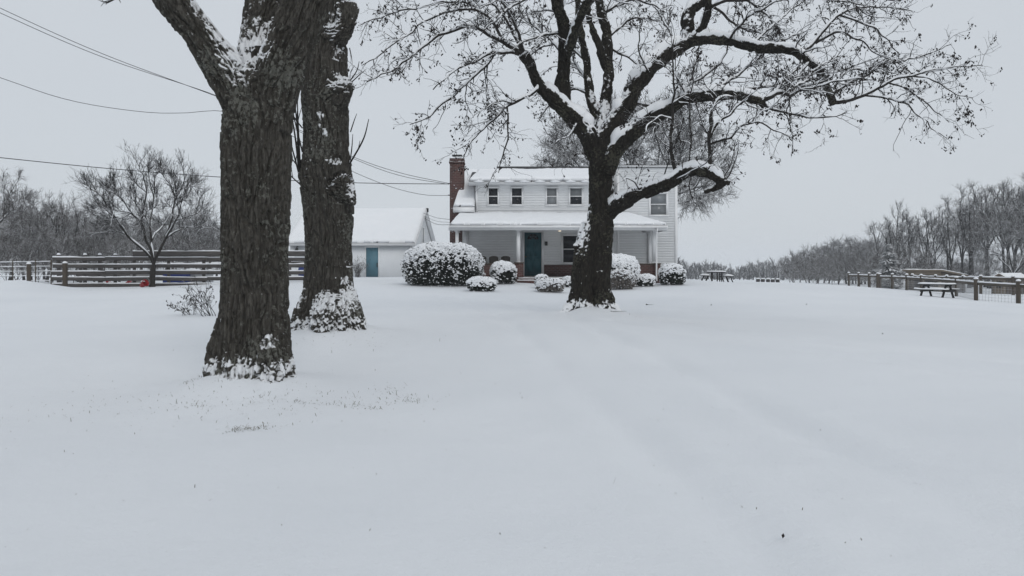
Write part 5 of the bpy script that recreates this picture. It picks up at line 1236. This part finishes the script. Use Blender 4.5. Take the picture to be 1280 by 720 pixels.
# ------------------------------------------------------------------ paddock on the right
def paddock():
    def run(name, pts, label, rails, posth=1.22, mesh=True):
        P = [np.array([(px-CX)/F*d, d]) for px, d in pts]; root = empty(name, (*P[0], Hs(*P[0]))); tag(root, label, 'fence')
        for i, p in enumerate(P):
            g = Hs(*p); m = MB(); w = .085; m.box(p[0]-w, p[0]+w, p[1]-w, p[1]+w, g-.3, g+posth, rz=.3*i, c=[*p, 0]); o = m.build('post', M['post_wood'], root, bevel=.012)
            s = MB(); s.lathe([(.11, 0), (.125, .035), (.09, .085), (.02, .11)], (p[0], p[1], g+posth-.002), 9); s.build('snow', M['snow'], o, smooth=True)
        for i, (p, q) in enumerate(zip(P[:-1], P[1:])):
            gp, gq = Hs(*p), Hs(*q); t = (q-p)/np.linalg.norm(q-p)
            for h in rails:
                if h < .6 and i % 3 == 0: continue
                m = MB(); a = np.array([*(p+t*.087), gp+h]); b = np.array([*(q-t*.087), gq+h]); m.bar(a, b, .05, .15); o = m.build('rail', M['rail_wood'], root)
                s = MB(); snow_strip(s, a+[0, 0, .075], b+[0, 0, .075], .075, .075, i*7+int(h*10)); s.build('snow', M['snow'], o, smooth=True)
            if mesh:
                m = MB(); n = max(2, int(np.linalg.norm(q-p)/.16))
                for h in np.arange(.06, max(rails)-.05, .16): m.bar((*p, gp+h), (*q, gq+h), .007, .007)
                for u in np.linspace(0, 1, n)[1:-1]: x = p+(q-p)*u; g = gp+(gq-gp)*u; m.bar((*x, g), (*x, g+max(rails)-.07), .007, .007, up=(1, 0, 0))
                m.build('wire_mesh', M['metal'], root)
    run('paddock_fence', [(1330, 40.5), (1273, 42.2), (1220, 44.3), (1195.5, 50.5), (1151.5, 57), (1133.5, 61), (1115.5, 64.5), (1100, 68)], 'front post and rail fence of the paddock, two posts standing out at the right edge', (.92,), 1.18)
    run('paddock_fence', [(1097, 70), (1086.5, 72), (1073.5, 74), (1061, 76.5)], 'far end of the paddock fence, four slim posts on the skyline of the lawn', (1.0,), 1.25)
    run('paddock_fence', [(1290, 55), (1266.5, 56), (1226, 57.5), (1204, 61), (1183.5, 63), (1169.5, 64), (1140.5, 66)], 'rear post and rail fence of the paddock, in front of the sheds', (1.12,), 1.28)
    # run-in shed
    A = np.array([35.6, 72.5]); C = np.array([37.35, 70.0]); s_ = np.array([2.5, 1.75]); s_ /= np.linalg.norm(s_); Bq = C+s_*4.2; Dq = A+s_*4.2
    g = min(Hs(*A), Hs(*C)); zt = EYE+(HY-337.6)/F*70; zr = zt-.45
    root = empty('run_in_shed', (*C, g)); tag(root, 'low open fronted tan shed with a flat sloping roof behind the dark picnic table', 'shed')
    def wall(nm, p, q, z0, z1a, z1b, mt, th=.08):
        t = (q-p)/np.linalg.norm(q-p); n = np.array([-t[1], t[0]])*th/2
        V = [(*(p-n), z0), (*(q-n), z0), (*(q-n), z1b), (*(p-n), z1a), (*(p+n), z0), (*(q+n), z0), (*(q+n), z1b), (*(p+n), z1a)]
        m = MB(); m.add(V, [(0, 1, 2, 3), (5, 4, 7, 6), (0, 4, 5, 1), (1, 5, 6, 2), (2, 6, 7, 3), (3, 7, 4, 0)]); return m.build(nm, M[mt], root)
    wall('side_wall', C, Bq, g-.3, zt-.02, zr-.02, 'brown_board'); wall('side_wall', A, Dq, g-.3, zt-.02, zr-.02, 'brown_board'); wall('rear_wall', Dq+s_*.05, Bq+s_*.05, g-.3, zr-.02, zr-.02, 'brown_board')
    wall('front_beam', A-s_*.05, C-s_*.05, zt-.42, zt-.02, zt-.02, 'tan_board')
    for u in (.03, .5, .97):
        p = A+(C-A)*u-s_*.05; m = MB(); m.box(p[0]-.09, p[0]+.09, p[1]-.09, p[1]+.09, g-.3, zt-.421); m.build('post', M['tan_board'], root)
    o_ = (A-C)/np.linalg.norm(A-C)*.25
    c4 = [np.array([*(A+o_-s_*.3), zt+.03]), np.array([*(C-o_-s_*.3), zt+.03]), np.array([*(Bq-o_+s_*.2), zr]), np.array([*(Dq+o_+s_*.2), zr])]
    m = MB(); m.add(c4+[c-np.array([0, 0, .12]) for c in c4], [(0, 1, 2, 3), (7, 6, 5, 4), (0, 4, 5, 1), (1, 5, 6, 2), (2, 6, 7, 3), (3, 7, 4, 0)]); m.build('roof', M['tan_board'], root)
    snow_slab('roof_snow', [c+np.array([0, 0, .001]) for c in c4], .10, root, 20, 16, 31)
    # small coop at the right edge
    g0 = np.array([37.6, 62.0]); g = Hs(*g0); root = empty('coop', (*g0, g), R(-50)); tag(root, 'small tan gabled coop with windows at the right edge, snow on its roof', 'coop')
    w, L, h, hr = 1.05, 4.2, 1.2, 1.5
    m = MB(); m.prism([(-w/2, -.2), (w/2, -.2), (w/2, h), (0, hr), (-w/2, h)], 0, L); m.build('wall', M['tan_board'], root, local=True)
    m = MB(); m.box(w/2+.001, w/2+.02, .05, L-.05, -.1, h-.05); m.build('side_boards', M['brown_board'], root, local=True)
    m = MB()
    for s in (-1, 1): m.prism([(s*.0, hr+.01), (s*(w/2+.15), h-.10), (s*(w/2+.15), h-.03), (s*.0, hr+.09)], -.15, L+.15)
    m.build('roof', M['tan_board'], root, local=True)
    for s in (-1, 1): snow_slab('roof_snow', [(s*(w/2+.15), -.15, h-.03), (s*(w/2+.15), L+.15, h-.03), (0, L+.15, hr+.09), (0, -.15, hr+.09)], .10, root, 16, 8, 40+s, local=True)
    f = MB(); f.box(-.22, .22, -.03, -.001, .45, 1.02); wd = f.build('window', M['brown_board'], root, local=True); f = MB(); f.box(-.17, .17, -.036, -.0305, .50, .97); f.build('pane', M['glass_dark'], wd, local=True)
    f = MB(); f.box(w/2+.021, w/2+.05, 1.2, 1.8, .5, 1.0); wd = f.build('window', M['brown_board'], root, local=True); f = MB(); f.box(w/2+.051, w/2+.056, 1.26, 1.74, .55, .95); f.build('pane', M['glass_dark'], wd, local=True)
    f = MB()
    for s in (-1, 1): f.box(s*w/2-.05, s*w/2+.05, -.02, -.0005, -.2, h-.02)
    f.build('corner_board', M['rail_wood'], root, local=True)
paddock()

# ------------------------------------------------------------------ picnic furniture
def picnic():
    # dark A-frame table by the paddock
    p = G(1171, 47.0); root = empty('picnic_table', p, R(-52)); tag(root, 'dark A-frame picnic table with snow on its top and seats, by the paddock fence', 'picnic table')
    L = 1.9
    def snowed(nm, y0, y1, z, th, n):
        m = MB(); w = (y1-y0)/n
        for i in range(n): m.box(-L/2, L/2, y0+w*i+.008, y0+w*(i+1)-.008, z-th, z)
        o = m.build(nm, M['dark_wood'], root, local=True); s = MB(); snow_strip(s, (-L/2+.01, (y0+y1)/2, z), (L/2-.01, (y0+y1)/2, z), (y1-y0)*.98, .075, int(z*50)); s.build('snow', M['snow'], o, local=True, smooth=True)
    snowed('tabletop', -.37, .37, .75, .04, 5); snowed('seat', -.82, -.55, .45, .04, 2); snowed('seat', .55, .82, .45, .04, 2)
    for x in (-.62, .62):
        m = MB(); m.bar((x, -.72, -.05), (x, -.22, .71), .05, .11, up=(1, 0, 0)); m.build('leg', M['dark_wood'], root, local=True)
        m = MB(); m.bar((x, .72, -.05), (x, .22, .71), .05, .11, up=(1, 0, 0)); m.build('leg', M['dark_wood'], root, local=True)
        m = MB(); m.bar((x+.051, -.80, .36), (x+.051, .80, .36), .045, .10); m.bar((x+.051, -.36, .665), (x+.051, .36, .665), .045, .08); m.build('crossbar', M['dark_wood'], root, local=True)
    # small table with two loose benches beside the house
    p = G(895.5, 60); root = empty('picnic_table', p, R(-4)); tag(root, 'small dark picnic table on straight legs beyond the house corner, snow on its top', 'picnic table', None)
    m = MB(); m.lathe([(.70, .69), (.72, .70), (.72, .74), (.70, .75)], (0, 0, 0), 8); m.v = [v*np.array([1, .75, 1]) for v in m.v]; o = m.build('tabletop', M['dark_wood'], root, local=True)
    s = MB(); s.lathe([(.70, .0), (.71, .035), (.66, .075), (.3, .09), (.02, .095)], (0, 0, .75), 16); s.v = [v*np.array([1, .75, 1]) for v in s.v]; s.build('snow', M['snow'], o, local=True, smooth=True)
    for x, y in ((-.36, -.3), (.0, -.32), (.34, -.28), (-.3, .3), (.3, .3)):
        m = MB(); m.bar((x, y, -.05), (x, y, .689), .075, .075, up=(1, 0, 0)); m.build('leg', M['dark_wood'], root, local=True)
    for i, (px, sx, lab) in enumerate(((881.5, -1, 'small dark bench with snow on it, left of the little picnic table'), (908.5, 1, 'small dark bench with snow on it, right of the little picnic table'))):
        p = G(px, 59.6+i*.2); b = empty('bench', p, R(-10 if i == 0 else 10)); tag(b, lab, 'bench')
        m = MB(); m.box(-.34, .34, -.5, .5, .42, .46); o = m.build('seat', M['dark_wood'], b, local=True, bevel=.01)
        s = MB(); snow_strip(s, (0, -.5, .46), (0, .5, .46), .66, .09, 7+i, 10); s.build('snow', M['snow'], o, local=True, smooth=True)
        for y in (-.4, .4):
            for x in (-1, 1):
                m = MB(); m.bar((x*.16+sx*.14, y, -.04), (x*.16-sx*.06, y, .419), .06, .06, up=(0, 1, 0)); m.build('leg', M['dark_wood'], b, local=True)
    # a row of low stones
    rg = np.random.default_rng(8)
    labs = ['leftmost dark stone of the snow capped row on the lawn', 'second stone from the left in the snow capped row', 'middle stone of the snow capped row on the lawn', 'stone just left of the last in the snow capped row', 'last stone of the row, below the thin marker stake']
    for i, px in enumerate((947.5, 953.5, 960, 966, 972)):
        p = G(px, 74.0+i*.15); b = empty('stone', p); tag(b, labs[i], 'stone', 'row of stones on the lawn')
        V = []; ico = bmesh.new(); bmesh.ops.create_icosphere(ico, subdivisions=3, radius=1); iv = np.array([v.co[:] for v in ico.verts]); it = np.array([[v.index for v in f.verts] for f in ico.faces]); ico.free()
        q = np.sign(iv)*np.abs(iv)**.85*np.array([.185, .18, .2])*(1+.18*noise3(iv*1.6+i*9, 3))[:, None]
        np_mesh('rock', q+np.array([0, 0, .12]), it, M['stone'], b, True, smooth=True)
        q = np.sign(iv)*np.abs(iv)**.9*np.array([.175, .17, .07])*(1+.2*noise3(iv*1.6+i*5, 4))[:, None]
        np_mesh('snow', q+np.array([0, 0, .31]), it, M['snow'], b, True, smooth=True)
    p = G(973.3, 74.9); b = empty('marker_stake', p); tag(b, 'thin dark stake standing behind the row of stones', 'stake')
    m = MB(); m.tube([(0, 0, -.2), (.01, 0, .6), (0, 0, 1.05)], [.045, .04, .035], 7); m.build('shaft', M['dark_wood'], b, local=True)
    s = MB(); s.lathe([(.045, 0), (.055, .03), (.02, .07)], (0, 0, 1.045), 8); s.build('snow', M['snow'], b, local=True, smooth=True)
picnic()

# ------------------------------------------------------------------ snow drift and pile at the left
MOUNDS.append((*( (28-CX)/F*33.5, 33.5), .30, 1.5)); MOUNDS.append(((-14-CX)/F*32, 32, .30, 1.8)); MOUNDS.append(((60-CX)/F*35, 35, .08, 1.0))
# ------------------------------------------------------------------ bare trees
def make_tree(name, seed, Ht, r0, bole, dome, npts, mats, tw=(3, .55, 3, .28), rt=(.012, .009), f=.46, shell=.55, up=.25, rough=.22, lean=0.0, snow=0):
    """bare tree whose limbs divide again and again to fill a rough crown; root Empty > trunk, crown, at the origin"""
    rng = np.random.default_rng(seed); root = empty(name, (0, 0, 0))
    n = 12
    P0, R0 = grow(np.array([[0, 0, -.2]]), np.array([[lean, 0, 1.]]), np.array([Ht*bole+.2]), np.array([r0]), n, .035, .01, .74, rng)
    R0[:, 0] *= 1.45; R0[:, 1] *= 1.12
    u = norm(rng.normal(size=(npts*2, 3))); u = u[u[:, 2] > -.75][:npts]
    rad = rng.random(len(u))**(1/3)*(1-shell)+shell*rng.uniform(.8, 1, len(u)); rad = rad*(1+rough*noise3(u*2.3+seed*3.1, 4)+.5*rough*noise3(u*5+seed, 5))
    pts = u*rad[:, None]*np.array([dome[1], dome[1], dome[2]])*Ht+np.array([0, 0, dome[0]*Ht]); pts = pts[pts[:, 2] > Ht*bole*.55]
    E = []
    def rec(node, tan, idx, lvl):
        m = len(idx)
        if m == 1:
            E.append((node, tan, pts[idx[0]], 1, 1)); return
        k = 2 if m < 14 else int(rng.integers(2, 4))
        if lvl == 0: k = min(m, 4)
        c = pts[rng.choice(idx, k, replace=False)]
        for _ in range(4):
            d = norm(pts[idx]-node); dc = norm(c-node); lab = np.argmax(d@dc.T - .04*np.linalg.norm(pts[idx][:, None]-c[None], axis=2)/Ht*6, 1)
            c = np.array([pts[idx][lab == j].mean(0) if (lab == j).any() else c[j] for j in range(k)])
        for j in range(k):
            g = idx[lab == j]
            if not len(g): continue
            if len(g) == m and lvl > 30: g = g[:1]
            ff = f*rng.uniform(.7, 1.25); L = np.linalg.norm(c[j]-node)
            nx = node+(c[j]-node)*ff+rng.normal(0, .045*L, 3)+np.array([0, 0, up*.12*L])
            if len(g) == 1: E.append((node, tan, pts[g[0]], 1, 1)); continue
            E.append((node, tan, nx, m, len(g))); d2 = nx-node; rec(nx, norm(d2*.8+tan*.2*np.linalg.norm(d2)+np.array([0, 0, up*.2*L])), g, lvl+1)
    t0 = norm(P0[0, -1]-P0[0, -2]); rec(P0[0, -1], t0, np.arange(len(pts)), 0)
    A = np.array([e[0] for e in E]); T = np.array([e[1] for e in E]); B = np.array([e[2] for e in E]); ca = np.array([e[4] for e in E], float)
    L = np.linalg.norm(B-A, axis=1)[:, None]; t = np.linspace(0, 1, 6)[None, :, None]
    T1 = norm(B-A)*L; T0 = (T*.6+norm(B-A)*.4)*L
    h00 = 2*t**3-3*t**2+1; h10 = t**3-2*t**2+t; h01 = -2*t**3+3*t**2; h11 = t**3-t**2
    P = h00*A[:, None]+h10*T0[:, None]+h01*B[:, None]+h11*T1[:, None]
    P = P+.055*L[:, :, None]*np.sin(np.pi*t)*np.stack([noise3(P.reshape(-1, 3)*(14/Ht)+i*9, 70) for i in range(3)], 1).reshape(P.shape)
    r1 = np.maximum(r0*.74*(ca/len(pts))**.46, rt[0]); Rr = r1[:, None]*np.linspace(1.08, .88, 6)[None]; Rr[ca == 1] = r1[ca == 1][:, None]*np.linspace(1, .6, 6)[None]
    fine = ca <= 12
    p, d, L2, r = spawn(P[fine], Rr[fine], tw[0], .1, .6, .18, 0, .75, rng, up=up, rmin=rt[0]*.8, Lmin=1); P2, R2 = grow(p, d, tw[1]*rng.uniform(.5, 1.3, len(p)), np.minimum(r, rt[0]*1.3), 5, .13, .03, .6, rng)
    p, d, L2, r = spawn(P2, R2, tw[2], .2, .65, .18, 0, .75, rng, up=up*.6, rmin=rt[1], Lmin=1); P3, R3 = grow(p, d, tw[3]*rng.uniform(.5, 1.3, len(p)), np.minimum(r, rt[1]*1.3), 4, .13, .03, .6, rng)
    big = ~fine
    V, Q = cat([tubes(P0, R0, 10), tubes(P[big], Rr[big], 7)]); np_mesh('trunk', V, Q, M[mats[0]], root, smooth=True)
    V, Q = cat([tubes(P[fine], Rr[fine], 4), tubes(P2, R2, 3), tubes(P3, R3, 3)]); np_mesh('crown', V, Q, M[mats[1]], root, smooth=True)
    if snow:
        k = ca >= 2; V, Q = cat([snow_tubes(P[k], Rr[k], 1.3, .006, 6, seed, .35), snow_tubes(P[ca == 1], Rr[ca == 1], 1.2, .006, 4, seed+1, .4)]); np_mesh('snow_cover', V, Q, M['snow'], root, smooth=True)
    return root
def place(o, x, y, s, rz, label, group=None, name=None):
    o.location = (x, y, Hs(x, y)-.05); o.scale = (s, s, s); o.rotation_euler = (0, 0, rz); tag(o, label, 'tree', group)
    return o
def woods():
    rng = np.random.default_rng(77)
    # ---------- small vase-shaped tree in front of the board fence
    t = make_tree('fruit_tree', 18, 6.5, .155, .17, (.60, .49, .40), 230, ('limb', 'twig'), (5, .55, 3, .25), (.0085, .006), f=.42, shell=.5, up=.45, rough=.30, snow=1)
    g = G(190.5, 37.0); place(t, g[0], g[1], .97, .6, 'small bare fruit tree with snowy low forking limbs in front of the board fence')
    # ---------- round crowned tree behind the house
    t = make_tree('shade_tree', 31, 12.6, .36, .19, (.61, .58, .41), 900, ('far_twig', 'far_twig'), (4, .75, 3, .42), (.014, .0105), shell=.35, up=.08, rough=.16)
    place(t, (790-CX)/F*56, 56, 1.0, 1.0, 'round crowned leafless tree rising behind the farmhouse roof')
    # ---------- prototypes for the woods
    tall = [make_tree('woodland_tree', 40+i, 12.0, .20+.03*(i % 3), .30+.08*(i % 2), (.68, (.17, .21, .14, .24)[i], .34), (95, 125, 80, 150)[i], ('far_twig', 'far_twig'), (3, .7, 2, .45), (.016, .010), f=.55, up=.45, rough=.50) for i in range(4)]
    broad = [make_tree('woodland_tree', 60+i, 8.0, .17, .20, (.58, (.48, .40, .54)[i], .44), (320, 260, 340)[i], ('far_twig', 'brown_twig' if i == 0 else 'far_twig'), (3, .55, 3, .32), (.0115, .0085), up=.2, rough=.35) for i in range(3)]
    scrub = [make_tree('thicket_bush', 70+i, 5.0, .06, .04, (.52, .50, .46), 110, ('brown_twig', 'brown_twig'), (3, .6, 3, .35), (.010, .0075), up=.35, rough=.5) for i in range(2)]
    used = {}
    def put(proto, px, d, h, base, label, group, rz=None):
        k = proto.name
        o = proto if k not in used else copy_tree(proto); used[k] = 1
        x = (px-CX)/F*d; place(o, x, d, h/base, rng.uniform(0, 6.28) if rz is None else rz, label, group); return o
    gl = 'bare trees behind the board fence'; ll = 'bare tree in the tangled wood behind the board fence'
    put(broad[0], -28, 47, 6.9, 8, 'brownish bare tree with frosted twigs leaning in at the far left edge', gl)
    for px, d, h, k in ((38, 56, 7.9, 0), (75, 54, 7.3, 0), (-60, 60, 9, 1), (12, 68, 8.6, 1), (58, 72, 8, 2), (98, 62, 6.6, 1), (118, 66, 7.0, 2), (142, 70, 7.2, 1), (165, 62, 6.4, 2), (210, 66, 6.8, 1), (232, 60, 6.6, 0), (252, 62, 5.6, 2), (270, 70, 6.4, 1), (190, 78, 7.4, 2), (85, 82, 8.6, 1), (30, 84, 9.2, 2),
                        (130, 88, 8.0, 0), (262, 90, 7, 2), (-30, 80, 9.6, 2), (300, 80, 6, 1), (155, 96, 8.6, 2), (55, 100, 10, 0), (245, 104, 8.0, 0)):
        put(broad[k], px, d, h*.80, 8, ll, gl)
    for i, (px, d, h) in enumerate(((8, 46, 3.0), (22, 49, 3.4), (48, 50, 3.6), (66, 52, 3.2), (-18, 50, 3.6), (92, 53, 3.2), (118, 55, 3.4), (145, 54, 3.0), (172, 56, 3.2), (208, 55, 3.4), (236, 56, 3.2), (262, 57, 3.0), (290, 60, 3.2), (130, 64, 4), (60, 62, 4.2), (20, 60, 4.2), (220, 66, 4), (180, 64, 4), (255, 68, 4.2), (95, 70, 4.6), (335, 64, 2.6))):
        put(scrub[i % 2], px, d, h, 5, 'brown leafless brush tangled at the foot of the trees behind the board fence', 'brush behind the board fence')
    # right wood
    gr = 'bare trees of the wood on the right'; lr_ = 'tall slender bare tree in the wood behind the paddock'
    rows = []
    for px, top in ((1103, 268), (1116, 258), (1128, 254), (1140, 250), (1150, 248), (1162, 256), (1172, 262), (1181, 250), (1190, 252), (1202, 244), (1212, 236), (1221, 228), (1232, 238), (1240, 232), (1250, 226), (1262, 222), (1275, 218), (1290, 214), (1308, 212)):
        for rep in range(2 if px % 3 == 0 else 1):
            d = rng.uniform(84, 104) if rep == 0 else rng.uniform(104, 132); x = px+rng.uniform(-6, 6); rows.append((x, d, top+(rng.uniform(-6, 14) if rep == 0 else rng.uniform(4, 34))))
    for x, d, top in rows:
        zb = Hs((x-CX)/F*d, d); h = EYE+(HY-top)/F*d-zb
        put(tall[int(rng.integers(4))], x, d, h, 12.6, lr_, gr)
    for px, d, top in ((1012, 170, 312), (1022, 150, 305), (1036, 150, 306), (1048, 140, 300), (1058, 138, 294), (1066, 135, 297), (1076, 130, 306), (1088, 128, 304), (1030, 165, 308), (1070, 150, 304), (1082, 145, 300), (1094, 120, 296), (1000, 180, 318)):
        zb = Hs((px-CX)/F*d, d); h = EYE+(HY-top)/F*d-zb; put(broad[1+int(rng.integers(2))], px, d, h, 8.0, 'rounded bare tree where the wood meets the far fields', gr)
    # nearer tree reaching in from the right edge
    put(broad[1], 1322, 66, 10.2, 8, 'nearest bare tree of the right hand wood, long snowy boughs reaching in from the edge', gr, 2.0)
    put(broad[2], 1262, 72, 7.6, 8, 'low spreading bare tree with snowy boughs right behind the coop', gr, 1.0)
    for i in range(34):
        px = rng.uniform(1085, 1310); d = rng.uniform(78, 120); put(scrub[i % 2], px, d, rng.uniform(2.6, 4.6), 5, 'brown leafless brush at the foot of the right hand wood', 'brush below the right hand wood')
    for i in range(26):
        px = rng.uniform(985, 1105); d = rng.uniform(112, 175); put(scrub[i % 2], px, d, rng.uniform(3.4, 5.4), 5, 'grey brush filling the foot of the wood at the edge of the fields', 'brush at the field edge')
    # spruce
    g = G(1111, 79); g[2] -= .1; root = empty('spruce_tree', g); tag(root, 'dark blue-green spruce dusted with snow at the left of the tall trees', 'tree')
    rg = np.random.default_rng(14); Hs_ = 4.6; m = MB(); m.tube([g, g+np.array([0, 0, Hs_])], [.16, .02], 7); m.build('trunk', M['limb'], root)
    N = 3600; u = rg.random(N)**1.5; hgt = Hs_*(.04+.95*u); rad = (1-u)**.8*1.95*(.7+.3*np.sin(hgt*9+rg.uniform(0, .6, N)))*(1+.35*noise3(np.stack([np.cos(u*40)*2, u*6, 0*u], 1), 3)); az = rg.uniform(0, 6.28, N); rad = rad*(1+.5*noise3(np.stack([np.cos(az)*1.6, np.sin(az)*1.6, u*5], 1), 8))
    rr = rad*np.sqrt(rg.uniform(.12, 1, N)); c = g+np.stack([np.cos(az)*rr, np.sin(az)*rr, hgt-rr*.22], 1); o = np.stack([np.cos(az), np.sin(az), np.full(N, -.25)], 1)+rg.normal(0, .25, (N, 3)); o = norm(o); s = norm(np.cross(o, [0, 0, 1]))
    L = rg.uniform(.18, .42, N)[:, None]; V = np.stack([c-o*L*.3, c+s*L*.32+o*L*.2-[0, 0, .03], c+o*L, c-s*L*.32+o*L*.2-[0, 0, .03]], 1)
    np_mesh('crown', V.reshape(-1, 3), [np.arange(N*4).reshape(-1, 4)], M['spruce'], root)
    # distant wood on the far side of the fields: reads as one mass
    Vs, Qs, n = [], [], 0
    rg = np.random.default_rng(99); T = []
    for px in np.arange(300, 1120, 2.0):
        x_ = px+rg.uniform(-3, 3); d = rg.uniform(270, 360); top = 331+4.0*math.sin(px*.043)+2.5*math.sin(px*.11+1)+rg.uniform(-3, 4)-max(0, px-985)*.10
        T.append(((x_-CX)/F*d, d, EYE+(HY-top)/F*d))
    for X0, Y0, zt in T:
        zb = Hs(X0, Y0)-.5; h = max(3, zt-zb)
        P0 = np.array([[[X0, Y0, zb], [X0, Y0, zb+h*.35], [X0+rg.normal(0, .3), Y0, zb+h*.7]]]); R0 = np.array([[.22, .16, .08]])
        P, Rr = grow(np.repeat(P0[:, 1], 9, 0)-np.stack([np.zeros(9), np.zeros(9), rg.uniform(-.35, .38, 9)*h], 1), np.stack([rg.normal(0, .55, 9), rg.normal(0, .4, 9), np.ones(9)], 1), h*rg.uniform(.3, .62, 9), np.full(9, .13), 5, .12, .02, .4, rg)
        p, d_, L, r = spawn(P, Rr, 15, .05, .7, .2, .6, .7, rg, up=.2, rmin=.075); P2, R2 = grow(p, d_, L, r, 3, .12, 0, .5, rg)
        for V, Q in (tubes(P0, R0, 4), tubes(P, Rr, 3), tubes(P2, R2, 3)): Vs.append(V); Qs.append(Q+n); n += len(V)
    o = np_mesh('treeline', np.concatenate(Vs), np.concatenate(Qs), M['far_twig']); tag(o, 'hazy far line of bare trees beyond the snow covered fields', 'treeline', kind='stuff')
woods()
# ------------------------------------------------------------------ ground sheet
def ground():
    def axis(lo, hi, near, n):
        t = np.linspace(-1, 1, n); k = 6.2
        s = np.sinh(k*t)/np.sinh(k); return np.where(s < 0, -s*lo, s*hi)
    xs = axis(-950, 950, 0, 521); ys = np.concatenate([-np.geomspace(100, 1, 25)[:-1], np.linspace(-1, 3, 12)[:-1], np.geomspace(3, 950, 560)])
    X, Y = np.meshgrid(xs, ys, indexing='ij'); Z = H(X, Y).reshape(X.shape)
    V = np.stack([X, Y, Z], -1).reshape(-1, 3); idx = np.arange(len(V)).reshape(X.shape)
    Q = np.stack([idx[:-1, :-1], idx[1:, :-1], idx[1:, 1:], idx[:-1, 1:]], -1).reshape(-1, 4)
    o = np_mesh('snow_ground', V, Q, M['lawn_snow'], smooth=True); tag(o, kind='structure')
ground(); grass(); fallen()
# ------------------------------------------------------------------ air
def haze():
    m = bpy.data.materials.new('air'); m.use_nodes = True; nt = m.node_tree; nt.nodes.clear()
    out = nt.nodes.new('ShaderNodeOutputMaterial'); v = nt.nodes.new('ShaderNodeVolumePrincipled')
    v.inputs['Color'].default_value = (.90, .925, .96, 1); v.inputs['Density'].default_value = HAZE; v.inputs['Anisotropy'].default_value = 0.0
    nt.links.new(v.outputs[0], out.inputs['Volume'])
    b = MB(); b.box(-1000, 1000, -140, 1000, -12, 24); o = b.build('haze', m); tag(o, kind='stuff')
HAZE = .00065
haze()
# ------------------------------------------------------------------ sky, sun, camera
w = bpy.data.worlds.new('World'); SC.world = w; w.use_nodes = True; nt = w.node_tree; bg = nt.nodes['Background']
sky = nt.nodes.new('ShaderNodeTexSky'); sky.sky_type = 'NISHITA'; sky.sun_disc = False; sky.sun_elevation = R(40); sky.sun_rotation = R(158); sky.air_density = 1; sky.dust_density = 2
bw = nt.nodes.new('ShaderNodeRGBToBW'); nt.links.new(sky.outputs[0], bw.inputs[0])
# cloud deck: nearly even grey, faintly mottled
tc = nt.nodes.new('ShaderNodeTexCoord'); n = noise_tex(nt, tc.outputs['Generated'], 1.6, 4)
cl = ramp(nt, n, [(.3, (5.95, 6.35, 6.78)), (.7, (6.35, 6.72, 7.14))])
mx = nt.nodes.new('ShaderNodeMix'); mx.data_type = 'RGBA'; mx.inputs[0].default_value = .94; nt.links.new(sky.outputs[0], mx.inputs[6]); nt.links.new(cl, mx.inputs[7])
nt.links.new(mx.outputs[2], bg.inputs[0]); bg.inputs[1].default_value = .1
sl = bpy.data.lights.new('sun', 'SUN'); sl.energy = .7; sl.angle = R(25); sl.color = (1, .97, .93); so = bpy.data.objects.new('sun', sl); COL.objects.link(so); so.rotation_euler = (R(50), 0, R(22))
cam = bpy.data.cameras.new('camera'); cam.sensor_width = 36; cam.lens = 36*F/1280; cam.clip_end = 4000; cam.clip_start = .05; cam.shift_y = -(360-HY)/1280
co = bpy.data.objects.new('camera', cam); COL.objects.link(co); co.location = (0, 0, EYE); co.rotation_euler = (R(90), 0, 0); SC.camera = co
SC.view_settings.view_transform = 'Standard'; SC.view_settings.look = 'None'; SC.view_settings.exposure = 0; SC.view_settings.gamma = 1; SC.view_settings.use_curve_mapping = False
SC.cycles.use_denoising = True; SC.cycles.max_bounces = 5; SC.cycles.diffuse_bounces = 3; SC.cycles.volume_bounces = 2; SC.cycles.transparent_max_bounces = 4; SC.cycles.use_adaptive_sampling = True
SC.cycles.adaptive_threshold = .02
